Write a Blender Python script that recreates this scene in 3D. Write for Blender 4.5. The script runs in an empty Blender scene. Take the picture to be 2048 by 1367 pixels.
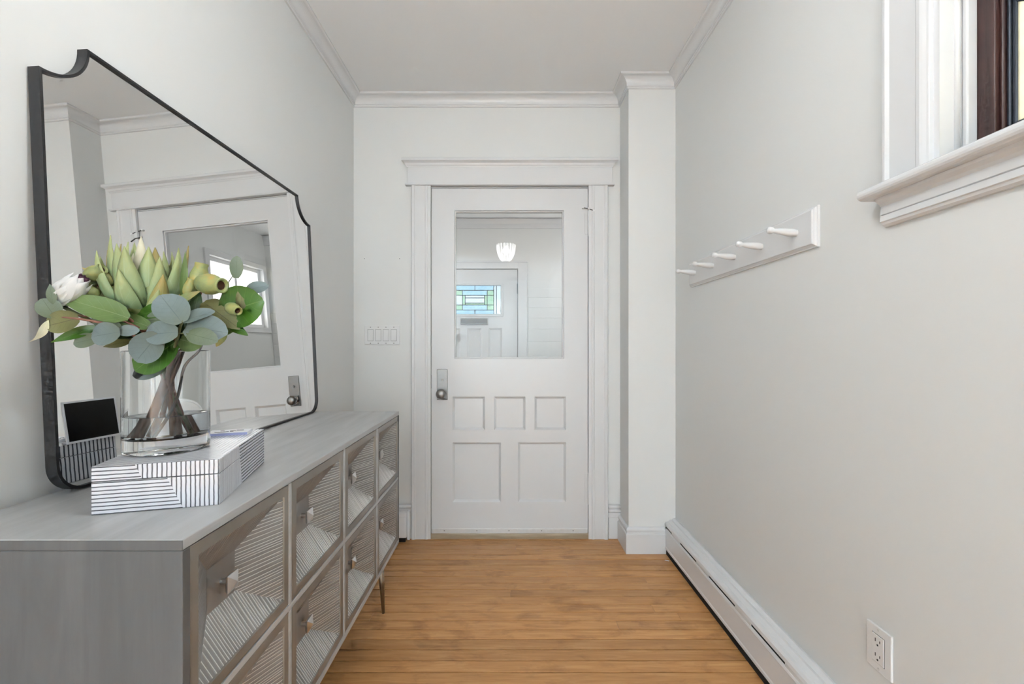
import bpy, math, random
from mathutils import Vector, Matrix
random.seed(7)
sc = bpy.context.scene
COL = sc.collection

# ---------------------------------------------------------------- camera, world, lights, exposure
F, CX, HY, H = 880.0, 1017.0, 692.0, 1.123      # focal length in pixels, vanishing point, eye height
cam_d = bpy.data.cameras.new('camera')
cam = bpy.data.objects.new('camera', cam_d); COL.objects.link(cam)
cam.location = (0, 0, H); cam.rotation_euler = (math.pi/2, 0, 0)
cam_d.sensor_width = 36; cam_d.sensor_fit = 'HORIZONTAL'; cam_d.lens = F/2048*36
cam_d.shift_x = (1024-CX)/2048; cam_d.shift_y = (HY-683.5)/2048
cam_d.clip_start = 0.02
sc.camera = cam

wd = bpy.data.worlds.new('sky'); sc.world = wd; wd.use_nodes = True
bg = wd.node_tree.nodes['Background']
bg.inputs['Color'].default_value = (0.84, 0.93, 1.0, 1); bg.inputs['Strength'].default_value = 1.12

def area(name, loc, rot, sx, sy, power, col=(1, 1, 1)):
    l = bpy.data.lights.new(name, 'AREA'); l.shape = 'RECTANGLE'; l.size = sx; l.size_y = sy
    l.energy = power; l.color = col
    o = bpy.data.objects.new(name, l); COL.objects.link(o); o.location = loc; o.rotation_euler = rot
    return o
R90 = math.pi/2
# daylight through the glimpsed windows, plus two added lamps out of view
FILL_COL = (.70, .862, 1.0)
area('foyer_added_light', (-1.90, -1.95, 1.5), (-R90, 0, 0), 1.5, 1.7, 430, FILL_COL)  # added lamp: bounces off the foyer back wall to light the hall softly
area('stained_window_daylight', (1.32, .50, 1.9), (0, R90, 0), .9, 1.1, 2.8, (.82, .91, 1))
area('vestibule_window_daylight', (1.42, 4.62, 1.85), (0, R90, 0), .75, .95, 11, (1, .97, .95))
area('vestibule_left_added_light', (-1.50, 4.1, 1.75), (0, -R90, 0), 1.0, 1.2, 10, (1, .97, .95))  # added lamp: brightens the right vestibule wall from the unseen left

sc.view_settings.view_transform = 'Standard'; sc.view_settings.look = 'None'
sc.view_settings.exposure = 0.75; sc.view_settings.gamma = 1.0
sc.view_settings.use_curve_mapping = False
try:
    sc.cycles.use_denoising = True; sc.cycles.use_light_tree = False
    sc.cycles.diffuse_bounces = 4; sc.cycles.max_bounces = 10; sc.cycles.glossy_bounces = 4
    sc.cycles.sample_clamp_indirect = 6.0; sc.cycles.use_adaptive_sampling = True; sc.cycles.adaptive_threshold = .08; sc.cycles.adaptive_min_samples = 12
    sc.cycles.transparent_max_bounces = 8; sc.cycles.transmission_bounces = 10
    sc.cycles.caustics_reflective = True; sc.cycles.caustics_refractive = False
except Exception: pass

# ---------------------------------------------------------------- material helpers
def srgb(r, g, b):
    f = lambda c: (c/255/12.92) if c/255 <= .04045 else ((c/255+.055)/1.055)**2.4
    return (f(r), f(g), f(b), 1)

class NT:
    def __init__(s, name):
        s.m = bpy.data.materials.new(name); s.m.use_nodes = True
        s.t = s.m.node_tree; s.b = s.t.nodes['Principled BSDF']; s.out = s.t.nodes['Material Output']
    def n(s, typ, **k):
        nd = s.t.nodes.new(typ)
        for a, v in k.items(): setattr(nd, a, v)
        return nd
    def link(s, a, b): s.t.links.new(a, b)
    def setin(s, sock, v):
        if hasattr(v, 'is_output') or isinstance(v, bpy.types.NodeSocket): s.link(v, sock)
        else: sock.default_value = v
    def math(s, op, a, b=0.0, c=0.0):
        nd = s.n('ShaderNodeMath', operation=op)
        s.setin(nd.inputs[0], a); s.setin(nd.inputs[1], b); s.setin(nd.inputs[2], c)
        return nd.outputs[0]
    def mix(s, fac, a, b):
        nd = s.n('ShaderNodeMix', data_type='RGBA')
        s.setin(nd.inputs[0], fac); s.setin(nd.inputs[6], a); s.setin(nd.inputs[7], b)
        return nd.outputs[2]
    def obj(s, out='Object'): return s.n('ShaderNodeTexCoord').outputs[out]
    def mapping(s, vec, scale=(1, 1, 1), loc=(0, 0, 0)):
        nd = s.n('ShaderNodeMapping'); s.link(vec, nd.inputs[0])
        nd.inputs['Scale'].default_value = scale
        if isinstance(loc, tuple): nd.inputs['Location'].default_value = loc
        else: s.link(loc, nd.inputs['Location'])
        return nd.outputs[0]
    def noise(s, vec, scale, detail=3, rough=.5, dist=0):
        nd = s.n('ShaderNodeTexNoise'); s.link(vec, nd.inputs['Vector'])
        nd.inputs['Scale'].default_value = scale; nd.inputs['Detail'].default_value = detail
        nd.inputs['Roughness'].default_value = rough; nd.inputs['Distortion'].default_value = dist
        return nd.outputs['Fac']
    def ramp(s, fac, stops):
        nd = s.n('ShaderNodeValToRGB'); s.link(fac, nd.inputs[0])
        els = nd.color_ramp.elements
        while len(els) < len(stops): els.new(.5)
        for e, (p, c) in zip(els, stops): e.position = p; e.color = c
        return nd.outputs[0]
    def bump(s, h, strength=.2, dist=.002):
        nd = s.n('ShaderNodeBump'); s.link(h, nd.inputs['Height'])
        nd.inputs['Strength'].default_value = strength; nd.inputs['Distance'].default_value = dist
        s.link(nd.outputs[0], s.b.inputs['Normal'])
    def p(s, **k):
        for a, v in k.items(): s.setin(s.b.inputs[a], v)
        return s

def paint(name, col, rough=.5, var=.03, bump=.05, bscale=250):
    t = NT(name); v = t.obj()
    n = t.noise(v, 3, 3)
    lo = tuple(c*(1-var) for c in col[:3])+(1,); hi = tuple(min(1, c*(1+var)) for c in col[:3])+(1,)
    t.p(**{'Base Color': t.mix(n, lo, hi), 'Roughness': rough})
    if bump: t.bump(t.noise(v, bscale, 2), bump, .0005)
    return t.m
def metal(name, col, rough=.3, metallic=1.0):
    t = NT(name); n = t.noise(t.obj(), 60, 2)
    t.p(**{'Base Color': t.mix(n, tuple(c*.85 for c in col[:3])+(1,), col), 'Roughness': rough, 'Metallic': metallic})
    return t.m

M = {}
M['wall'] = paint('wall_paint', (.79, .793, .78, 1), .55, .008, .10, 180)
M['ceiling'] = paint('ceiling_paint', (.91, .915, .92, 1), .6, .006, .05)
M['trim'] = paint('trim_gloss_paint', (.755, .755, .76, 1), .22, .01, .04, 60)
M['door'] = paint('door_gloss_paint', (.725, .725, .73, 1), .25, .01, .05, 50)
M['heater'] = paint('heater_enamel', (.80, .80, .81, 1), .3, .01, 0)
M['plastic'] = paint('white_plastic', (.82, .82, .82, 1), .3, .005, 0)
M['bezel'] = paint('bezel_grey', (.42, .42, .42, 1), .5, .02, 0)
M['dark'] = paint('dark_void', (.012, .011, .010, 1), .8, .1, 0)
M['slot'] = paint('slot_black', (.03, .03, .03, 1), .6, .1, 0)
M['nickel'] = metal('aged_nickel', (.27, .265, .26, 1), .36)
M['iron'] = metal('dark_iron', (.12, .12, .12, 1), .45)
M['steel'] = metal('painted_steel', (.74, .74, .74, 1), .35, .3)
M['blackmetal'] = paint('matte_black_metal', (.022, .022, .024, 1), .42, .05, 0)
M['brass'] = metal('champagne_metal', (.40, .36, .30, 1), .38)

# mirror glass
t = NT('mirror_silver'); t.p(**{'Base Color': (.86, .865, .86, 1), 'Metallic': 1.0, 'Roughness': 0.0}); M['mirror'] = t.m
# clear glass
def glass(name, col=(1, 1, 1, 1), ior=1.45, rough=0.0):
    t = NT(name); t.p(**{'Base Color': col, 'Roughness': rough, 'IOR': ior, 'Transmission Weight': 1.0}); return t.m
M['glass'] = glass('vase_glass', (.985, .995, .99, 1), 1.47)
M['water'] = glass('water', (.97, .985, .985, 1), 1.33)
# thin window glass: fresnel reflection over a see-through sheet
t = NT('door_pane_glass')
fr = t.n('ShaderNodeFresnel'); fr.inputs['IOR'].default_value = 1.5
tr = t.n('ShaderNodeBsdfTransparent'); tr.inputs[0].default_value = (.97, .98, .98, 1)
gl = t.n('ShaderNodeBsdfGlossy'); gl.inputs['Roughness'].default_value = 0.0
mx = t.n('ShaderNodeMixShader'); t.link(t.math('MULTIPLY', fr.outputs[0], .65), mx.inputs[0])
t.link(tr.outputs[0], mx.inputs[1]); t.link(gl.outputs[0], mx.inputs[2]); t.link(mx.outputs[0], t.out.inputs[0])
M['pane'] = t.m
def art_glass(name, col, see=.55, rip=60):
    t = NT(name)
    tr = t.n('ShaderNodeBsdfTransparent'); tl = t.n('ShaderNodeBsdfTranslucent')
    n = t.noise(t.obj(), rip, 4, .65)
    c = t.mix(n, tuple(x*.72 for x in col[:3])+(1,), col)
    t.link(c, tr.inputs[0]); t.link(c, tl.inputs[0])
    gl = t.n('ShaderNodeBsdfGlossy'); gl.inputs['Roughness'].default_value = .12
    mx = t.n('ShaderNodeMixShader'); mx.inputs[0].default_value = 1-see
    t.link(tr.outputs[0], mx.inputs[1]); t.link(tl.outputs[0], mx.inputs[2])
    m2 = t.n('ShaderNodeMixShader'); m2.inputs[0].default_value = .06
    t.link(mx.outputs[0], m2.inputs[1]); t.link(gl.outputs[0], m2.inputs[2]); t.link(m2.outputs[0], t.out.inputs[0])
    return t.m
M['pane_blue'] = art_glass('pale_blue_art_glass', (.62, .80, .88, 1))
M['pane_green'] = art_glass('green_art_glass', (.60, .78, .62, 1))
M['pane_clear'] = art_glass('clear_art_glass', (.86, .92, .93, 1))
M['pane_white'] = art_glass('obscured_white_glass', (.95, .94, .93, 1))
M['pane_amber'] = art_glass('amber_art_glass', (.97, .90, .72, 1), .45, 40)
M['lead'] = metal('lead_came', (.07, .08, .10, 1), .45, .7)

# dark mahogany sash
t = NT('mahogany'); v = t.mapping(t.obj(), (60, 60, 4)); n = t.noise(v, 1, 4)
t.p(**{'Base Color': t.ramp(n, [(.3, srgb(40, 24, 24)), (.7, srgb(76, 50, 46))]), 'Roughness': .3}); M['mahogany'] = t.m

# floor boards
t = NT('maple_floor_board')
oi = t.n('ShaderNodeObjectInfo')
cmb = t.n('ShaderNodeCombineXYZ')
for i, k in enumerate((37.0, 19.0, 11.0)): t.link(t.math('MULTIPLY', oi.outputs['Random'], k), cmb.inputs[i])
v = t.mapping(t.obj(), (5, 60, 20), cmb.outputs[0])
g1 = t.noise(v, 1.0, 5, .6, .8)
v2 = t.mapping(t.obj(), (7, 12, 10), cmb.outputs[0]); g2 = t.noise(v2, 1.0, 4, .6, .4)
v3 = t.mapping(t.obj(), (10, 180, 60), cmb.outputs[0]); g3 = t.noise(v3, 1.0, 2)
geo = t.n('ShaderNodeNewGeometry'); g4 = t.noise(geo.outputs['Position'], 1.3, 2)
c = t.ramp(g1, [(.25, srgb(168, 117, 66)), (.5, srgb(186, 134, 80)), (.75, srgb(200, 152, 100))])
blot = t.ramp(g2, [(.54, (1, 1, 1, 1)), (.76, (.50, .44, .38, 1))])
mm = t.n('ShaderNodeMix', data_type='RGBA', blend_type='MULTIPLY'); mm.inputs[0].default_value = .8
t.link(c, mm.inputs[6]); t.link(blot, mm.inputs[7])
hs = t.n('ShaderNodeHueSaturation'); t.link(mm.outputs[2], hs.inputs['Color'])
t.link(t.math('ADD', .84, t.math('ADD', t.math('MULTIPLY', oi.outputs['Random'], .30), t.math('MULTIPLY', g4, .28))), hs.inputs['Value'])
t.p(**{'Base Color': hs.outputs[0], 'Roughness': t.math('ADD', .28, t.math('MULTIPLY', g2, .2))})
t.bump(g3, .12, .0006); M['board'] = t.m
t = NT('sub_floor'); n = t.noise(t.mapping(t.obj(), (2, 30, 1)), 1, 3)
t.p(**{'Base Color': t.ramp(n, [(.3, srgb(40, 22, 10)), (.7, srgb(56, 34, 16))]), 'Roughness': .7}); M['subfloor'] = t.m
t = NT('threshold_wood'); n = t.noise(t.mapping(t.obj(), (4, 40, 40)), 1, 3)
t.p(**{'Base Color': t.ramp(n, [(.3, srgb(150, 132, 108)), (.7, srgb(186, 170, 146))]), 'Roughness': .4}); M['threshold'] = t.m

# grey washed wood
def greywood(name, sc_, lo, hi, rough=.4):
    t = NT(name); o = t.obj()
    a = t.noise(t.mapping(o, sc_), 1, 5, .62, .6)
    b = t.noise(t.mapping(o, tuple(x*.35 for x in sc_)), 1.7, 2, .5, 1.2)
    f = t.math('ADD', t.math('MULTIPLY', a, .65), t.math('MULTIPLY', b, .35))
    t.p(**{'Base Color': t.ramp(f, [(.32, lo), (.66, hi)]), 'Roughness': rough})
    t.bump(a, .08, .0006)
    return t.m
M['wood_v_shaded'] = greywood('grey_wash_wood_upright_shaded', (22, 22, 2.2), srgb(84, 84, 84), srgb(100, 100, 100))  # side copy of the wood, shade under overhead light put into the colour
M['wood_h_lit'] = greywood('grey_wash_wood_along_lit', (26, 2.4, 26), srgb(160, 160, 160), srgb(188, 188, 188), .33)  # top and front edge copy, the light they catch put into the colour
t = NT('champagne_door_frame'); n = t.noise(t.mapping(t.obj(), (30, 6, 6)), 1, 3)
t.p(**{'Base Color': t.ramp(n, [(.3, srgb(124, 118, 110)), (.7, srgb(148, 142, 134))]), 'Roughness': .36, 'Metallic': .35}); M['frame'] = t.m
M['rib_top'] = metal('silver_leaf_ridge', (.80, .79, .77, 1), .30, .55)
t = NT('silver_leaf_ribs'); n = t.noise(t.mapping(t.obj(), (6, 6, 6)), 1, 3)
t.p(**{'Base Color': t.ramp(n, [(.3, srgb(142, 139, 136)), (.7, srgb(158, 155, 152))]), 'Roughness': .36, 'Metallic': .4}); M['ribs'] = t.m
M['knob'] = metal('satin_nickel', (.66, .65, .64, 1), .28)

# bone inlay box: stripes that turn a corner along a mitre, per face
t = NT('bone_inlay'); tc = t.n('ShaderNodeTexCoord')
sx = t.n('ShaderNodeSeparateXYZ'); t.link(tc.outputs['Object'], sx.inputs[0]); X, Y, Z = sx.outputs
sn = t.n('ShaderNodeSeparateXYZ'); t.link(tc.outputs['Normal'], sn.inputs[0])
wob = t.math('MULTIPLY', t.math('SUBTRACT', t.noise(tc.outputs['Object'], 60, 2), .5), .0016)
def stripes(coord, per=.0066, w=.30):
    return t.math('LESS_THAN', t.math('FRACT', t.math('DIVIDE', t.math('ADD', coord, wob), per)), w)
def sel(cond, a, b):   # cond ? a : b
    return t.math('ADD', t.math('MULTIPLY', cond, a), t.math('MULTIPLY', t.math('SUBTRACT', 1.0, cond), b))
u = t.math('ADD', X, .095)
lid = t.math('GREATER_THAN', Z, .056)
ub = sel(lid, t.math('SUBTRACT', .0964, t.math('MULTIPLY', Z, .42)), t.math('SUBTRACT', .1335, t.math('MULTIPLY', Z, .4375)))
front = sel(t.math('GREATER_THAN', u, ub), stripes(u, .0072), stripes(Z, .0066))
w_ = t.math('ADD', Y, .15)
wb = t.math('ADD', .13, t.math('MULTIPLY', Z, -.25))
side_r = sel(t.math('GREATER_THAN', w_, wb), stripes(Z, .0066, .4), stripes(w_, .0072, .12))
wl = sel(lid, t.math('ADD', .06, t.math('MULTIPLY', Z, .4)), t.math('ADD', .05, t.math('MULTIPLY', Z, .9)))
side_l = sel(t.math('GREATER_THAN', w_, wl), stripes(w_, .0075, .34), stripes(Z, .0066, .34))
side = sel(t.math('GREATER_THAN', sn.outputs[0], 0.0), side_r, side_l)
top = sel(t.math('GREATER_THAN', t.math('ADD', u, t.math('MULTIPLY', w_, .45)), .20), stripes(u, .0072, .16), stripes(w_, .0075, .16))
isx = t.math('GREATER_THAN', t.math('ABSOLUTE', sn.outputs[0]), .6)
isz = t.math('GREATER_THAN', t.math('ABSOLUTE', sn.outputs[2]), .6)
pat = sel(isz, top, sel(isx, side, front))
n = t.noise(tc.outputs['Object'], 40, 3)
t.p(**{'Base Color': t.mix(pat, t.mix(n, srgb(200, 201, 208), srgb(216, 217, 222)), srgb(74, 76, 84)), 'Roughness': .25})
M['inlay'] = t.m

# plant materials: UV v runs from leaf base to tip, u across
def leafmat(name, base, mid, tip, vein, rough=.5, trans=.25, speck=.25):
    t = NT(name)
    uv = t.n('ShaderNodeUVMap').outputs[0]
    s = t.n('ShaderNodeSeparateXYZ'); t.link(uv, s.inputs[0]); uu, vv = s.outputs[0], s.outputs[1]
    n = t.noise(t.obj(), 45, 4, .6)
    f = t.math('ADD', vv, t.math('MULTIPLY', t.math('SUBTRACT', n, .5), .5))
    c = t.ramp(f, [(.05, base), (.5, mid), (.95, tip)])
    c = t.mix(t.math('MULTIPLY', t.noise(t.obj(), 130, 3), speck), c, tuple(x*.55 for x in mid[:3])+(1,))
    du = t.math('ABSOLUTE', t.math('SUBTRACT', uu, .5))
    mid_v = t.math('LESS_THAN', du, .014)
    br = t.math('FRACT', t.math('ADD', t.math('MULTIPLY', vv, 6.0), t.math('MULTIPLY', du, -3.2)))
    side_v = t.math('MULTIPLY', t.math('LESS_THAN', br, .06), .45)
    c = t.mix(t.math('MULTIPLY', t.math('MAXIMUM', mid_v, side_v), .6), c, vein)
    t.p(**{'Base Color': c, 'Roughness': rough})
    tl = t.n('ShaderNodeBsdfTranslucent'); t.link(c, tl.inputs[0])
    mx = t.n('ShaderNodeMixShader'); mx.inputs[0].default_value = trans
    t.link(t.b.outputs[0], mx.inputs[1]); t.link(tl.outputs[0], mx.inputs[2]); t.link(mx.outputs[0], t.out.inputs[0])
    return t.m
M['silver_leaf'] = leafmat('silver_dollar_leaf', srgb(110, 122, 112), srgb(116, 130, 129), srgb(126, 140, 142), srgb(90, 103, 104), .55)
M['sage_leaf'] = leafmat('sage_leaf', srgb(98, 110, 82), srgb(112, 124, 102), srgb(122, 134, 118), srgb(80, 92, 64), .5)
M['olive_leaf'] = leafmat('olive_leaf', srgb(98, 96, 50), srgb(118, 118, 70), srgb(132, 132, 92), srgb(64, 60, 40), .5)
M['green_leaf'] = leafmat('bright_green_leaf', srgb(52, 86, 26), srgb(62, 106, 28), srgb(80, 118, 46), srgb(110, 140, 76), .32)
M['light_leaf'] = leafmat('light_green_leaf', srgb(94, 118, 60), srgb(106, 130, 74), srgb(118, 140, 88), srgb(140, 156, 110), .42)
M['deep_leaf'] = leafmat('deep_green_leaf', srgb(40, 62, 30), srgb(58, 84, 44), srgb(74, 104, 56), srgb(96, 120, 76), .4)
M['bract'] = leafmat('protea_bract', srgb(124, 152, 100), srgb(152, 176, 132), srgb(172, 178, 122), srgb(172, 190, 154), .45, .2, .15)
M['bract_yellow'] = leafmat('protea_bract_yellow', srgb(130, 152, 90), srgb(156, 164, 104), srgb(168, 146, 84), srgb(176, 182, 134), .45, .2, .15)
M['cream'] = leafmat('cream_petal', srgb(214, 214, 176), srgb(226, 224, 196), srgb(232, 226, 202), srgb(238, 236, 218), .5, .25, .08)
M['white_petal'] = leafmat('white_petal', srgb(206, 208, 190), srgb(232, 232, 230), srgb(240, 240, 240), srgb(218, 220, 226), .5, .25, .05)
M['stem_brown'] = paint('brown_stem', srgb(126, 82, 66), .55, .35, .3, 120)
M['stem_green'] = paint('olive_stem', srgb(96, 98, 62), .5, .25, .2, 120)
M['stem_grey'] = paint('grey_twig', srgb(112, 108, 106), .5, .25, .2, 120)
t = NT('seed_pod'); n = t.noise(t.obj(), 45, 4, .6)
t.p(**{'Base Color': t.ramp(n, [(.3, srgb(112, 128, 92)), (.52, srgb(142, 148, 92)), (.72, srgb(172, 146, 76))]), 'Roughness': .5}); M['pod'] = t.m
M['pod_in'] = paint('pod_opening', srgb(66, 40, 22), .8, .3, 0)
M['plum'] = paint('plum_stamen', srgb(74, 32, 56), .6, .3, 0)
M['black_sign'] = paint('black_card', (.008, .008, .009, 1), .35, .1, 0)
M['white_card'] = paint('white_card', (.86, .86, .90, 1), .45, .01, 0)
M['ink'] = paint('card_ink', (.09, .09, .11, 1), .6, .1, 0)
M['blue_edge'] = paint('card_blue_edge', srgb(172, 178, 222), .5, .04, 0)
# lamp
t = NT('crystal'); tr = t.n('ShaderNodeBsdfTransparent'); tl = t.n('ShaderNodeBsdfTranslucent'); gl = t.n('ShaderNodeBsdfGlossy'); gl.inputs['Roughness'].default_value = .1
tl.inputs[0].default_value = (.95, .95, .95, 1)
a = t.n('ShaderNodeMixShader'); a.inputs[0].default_value = .34; t.link(tr.outputs[0], a.inputs[1]); t.link(tl.outputs[0], a.inputs[2])
b = t.n('ShaderNodeMixShader'); b.inputs[0].default_value = .08; t.link(a.outputs[0], b.inputs[1]); t.link(gl.outputs[0], b.inputs[2])
em = t.n('ShaderNodeEmission'); em.inputs['Strength'].default_value = 5; em.inputs['Color'].default_value = (1, .98, .95, 1)
ad = t.n('ShaderNodeAddShader'); t.link(b.outputs[0], ad.inputs[0]); t.link(em.outputs[0], ad.inputs[1]); t.link(ad.outputs[0], t.out.inputs[0]); M['crystal'] = t.m
try: t.m.cycles.emission_sampling = 'NONE'
except Exception: pass

# ---------------------------------------------------------------- mesh helpers
class MB:
    def __init__(s): s.v = []; s.f = []; s.uv = None
    def add(s, vs, fs):
        k = len(s.v); s.v += [tuple(p) for p in vs]; s.f += [tuple(i+k for i in f) for f in fs]; return s
    def box(s, x0, x1, y0, y1, z0, z1):
        return s.add([(x0,y0,z0),(x1,y0,z0),(x1,y1,z0),(x0,y1,z0),(x0,y0,z1),(x1,y0,z1),(x1,y1,z1),(x0,y1,z1)],
                     [(0,3,2,1),(4,5,6,7),(0,1,5,4),(1,2,6,5),(2,3,7,6),(3,0,4,7)])
    def tube(s, pts, rad, n=8, cap=True):
        pts = [Vector(p) for p in pts]
        if not isinstance(rad, (list, tuple)): rad = [rad]*len(pts)
        k = len(s.v); up = None
        for i, p in enumerate(pts):
            d = (pts[min(i+1, len(pts)-1)]-pts[max(i-1, 0)]).normalized()
            if up is None: up = Vector((0, 0, 1)) if abs(d.z) < .9 else Vector((1, 0, 0))
            a = d.cross(up).normalized(); b = a.cross(d).normalized(); up = b
            for j in range(n):
                an = 2*math.pi*j/n; s.v.append(tuple(p+(a*math.cos(an)+b*math.sin(an))*rad[i]))
        for i in range(len(pts)-1):
            for j in range(n):
                s.f.append((k+i*n+j, k+i*n+(j+1)%n, k+(i+1)*n+(j+1)%n, k+(i+1)*n+j))
        if cap:
            s.f.append(tuple(k+j for j in range(n))[::-1]); s.f.append(tuple(k+(len(pts)-1)*n+j for j in range(n)))
        return s
    def lathe(s, prof, org=(0,0,0), axis=(0,0,1), n=24, cap0=False, cap1=False):
        org = Vector(org); ax = Vector(axis).normalized()
        a = ax.orthogonal().normalized(); b = ax.cross(a)
        k = len(s.v)
        for r, h in prof:
            for j in range(n):
                an = 2*math.pi*j/n; s.v.append(tuple(org+ax*h+(a*math.cos(an)+b*math.sin(an))*r))
        for i in range(len(prof)-1):
            for j in range(n): s.f.append((k+i*n+j, k+i*n+(j+1)%n, k+(i+1)*n+(j+1)%n, k+(i+1)*n+j))
        if cap0: s.f.append(tuple(k+j for j in range(n))[::-1])
        if cap1: s.f.append(tuple(k+(len(prof)-1)*n+j for j in range(n)))
        return s
    def prism(s, poly, mapf, w0, w1):
        n = len(poly)
        vs = [mapf(p[0], p[1], w0) for p in poly]+[mapf(p[0], p[1], w1) for p in poly]
        fs = [tuple(range(n))[::-1], tuple(range(n, 2*n))]+[(i, (i+1)%n, n+(i+1)%n, n+i) for i in range(n)]
        return s.add(vs, fs)
    def plate(s, u0, u1, v0, v1, holes, w0, w1, mapf):
        us = sorted(set([u0, u1]+[h[0] for h in holes]+[h[1] for h in holes])); us = [u for u in us if u0 <= u <= u1]
        vs = sorted(set([v0, v1]+[h[2] for h in holes]+[h[3] for h in holes])); vs = [v for v in vs if v0 <= v <= v1]
        nu, nv = len(us)-1, len(vs)-1
        def solid(i, j):
            if i < 0 or j < 0 or i >= nu or j >= nv: return False
            cu, cv = (us[i]+us[i+1])/2, (vs[j]+vs[j+1])/2
            return not any(h[0] < cu < h[1] and h[2] < cv < h[3] for h in holes)
        q = lambda *c: s.add([mapf(*p) for p in c], [(0, 1, 2, 3)])
        for i in range(nu):
            for j in range(nv):
                if not solid(i, j): continue
                a, b, c, d = us[i], us[i+1], vs[j], vs[j+1]
                q((a,c,w0),(b,c,w0),(b,d,w0),(a,d,w0)); q((a,c,w1),(a,d,w1),(b,d,w1),(b,c,w1))
                if not solid(i-1, j): q((a,c,w0),(a,d,w0),(a,d,w1),(a,c,w1))
                if not solid(i+1, j): q((b,c,w0),(b,c,w1),(b,d,w1),(b,d,w0))
                if not solid(i, j-1): q((a,c,w0),(a,c,w1),(b,c,w1),(b,c,w0))
                if not solid(i, j+1): q((a,d,w0),(b,d,w0),(b,d,w1),(a,d,w1))
        return s
    def mesh(s, name):
        me = bpy.data.meshes.new(name); me.from_pydata(s.v, [], s.f); me.update()
        import bmesh as _b
        bm = _b.new(); bm.from_mesh(me); _b.ops.remove_doubles(bm, verts=bm.verts, dist=1e-6)
        _b.ops.recalc_face_normals(bm, faces=bm.faces); bm.to_mesh(me); bm.free()
        return me
    def build(s, name, mat, parent=None, smooth=False, bevel=0, loc=None):
        return link(name, s.mesh(name), mat, parent, smooth, bevel, loc)
def link(name, me, mat, parent=None, smooth=False, bevel=0, loc=None):
    if mat is not None and not me.materials: me.materials.append(M[mat] if isinstance(mat, str) else mat)
    o = bpy.data.objects.new(name, me); COL.objects.link(o)
    if parent: o.parent = parent
    if loc is not None: o.location = loc
    if smooth:
        for p in me.polygons: p.use_smooth = True
    if bevel:
        b = o.modifiers.new('bevel', 'BEVEL'); b.width = bevel; b.segments = 2; b.limit_method = 'ANGLE'; b.angle_limit = math.radians(40)
    return o
def smooth_angle(o, deg=40):
    me = o.data
    for p in me.polygons: p.use_smooth = True
    try: me.set_sharp_from_angle(angle=math.radians(deg))
    except Exception: pass
    return o
def empty(name, loc=(0, 0, 0), rz=0):
    o = bpy.data.objects.new(name, None); COL.objects.link(o); o.location = loc; o.rotation_euler = (0, 0, rz)
    o.empty_display_size = .05
    return o
def tag(o, label=None, cat=None, group=None, kind=None):
    if label: o['label'] = label
    if cat: o['category'] = cat
    if group: o['group'] = group
    if kind: o['kind'] = kind
    return o
def struct(o, label=None, cat=None): return tag(o, label, cat, None, 'structure')
B = lambda *a: MB().box(*a)
at = lambda px, py, y: Vector(((px-CX)*y/F, y, H-(py-HY)*y/F))      # a point seen there at depth y

# ---------------------------------------------------------------- the room
XL, XR, YF = -.908, .910, 2.58          # left wall, right wall, far wall
XB, YB = .654, 2.397                    # chimney-like jog beside the door
ZC = 2.585                              # ceiling
YO, YBK, XFY = -1.9, -4.6, -2.8         # foyer behind the camera
ZV = 2.62
mapY = lambda u, v, w: (u, w, v)        # plate in the x-z plane
mapX = lambda u, v, w: (w, u, v)        # plate in the y-z plane

fl = struct(B(XFY-.1, XR+.2, YBK-.1, 2.72, -.08, -.016).build('floor', 'subfloor'), 'narrow honey brown maple strip floor of the hall', 'floor')
pw = .0572
y = -.60; r = 0
rows = []
while y < 2.70: rows.append(y); y += pw
bm_cache = {}
for r, y in enumerate(rows):
    x0, x1 = XL, (XR if y < YB-.01 else XR)
    cuts = []
    x = x0 + random.uniform(.15, 3.2)
    while x < x1-.15: cuts.append(round(x, 2)); x += random.uniform(1.2, 2.4)
    es = [x0]+cuts+[x1]
    for a, b in zip(es[:-1], es[1:]):
        L = round(b-a-.0010, 3)
        if L not in bm_cache:
            me = B(-L/2, L/2, -(pw-.0048)/2, (pw-.0048)/2, -.016, 0).mesh('plank'); me.materials.append(M['board']); bm_cache[L] = me
        o = link('plank', bm_cache[L], 'board', fl, bevel=.0008, loc=((a+b)/2, y+pw/2, random.uniform(-.0004, .0)))
# foyer boards beyond the camera, joined
mb = MB(); y = YBK
while y < -.62: mb.box(XFY, XR, y, y+pw-.002, -.016, 0); y += pw
tag(mb.build('plank_field', 'board', fl), kind='stuff')

struct(MB().plate(YBK, YF, -.02, ZC+.05, [(.10, .935, 1.50, 2.24)], XR, XR+.16, mapX).build('wall_right', 'wall'), 'pale grey painted wall right of the door with peg rail', 'wall')
wl = struct(MB().box(XL-.12, XL, YO, YF, -.02, ZC+.05).build('wall_left', 'wall'), 'pale grey painted wall behind the mirror', 'wall')
wf = struct(MB().plate(XL-.12, XR+.1, -.02, ZV+.05, [(-.462, .474, -.03, 2.058)], YF, YF+.14, mapY).build('wall_far', 'wall'), 'pale grey end wall around the white door', 'wall')
for px in (729, 799):
    MB().lathe([(.0, -.0012), (.0022, -.0010), (.0026, .001)], at(px, 517, YF), (0, 1, 0), 8).build('nail_hole', 'iron', wf)
struct(B(XB, XR, YB, YF, -.02, ZC+.05).build('wall_jog', 'wall'), 'shallow boxed out wall corner right of the door', 'wall')
struct(B(XFY-.1, XR+.16, YBK-.1, YF+.1, ZC, ZC+.08).build('ceiling', 'ceiling'), 'smooth white hall ceiling', 'ceiling')
struct(MB().plate(XFY-.1, XR+.16, -.02, ZC+.05, [], YBK-.12, YBK, mapY).build('wall_back', 'wall'), 'pale wall of the foyer behind the camera', 'wall')
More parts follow.
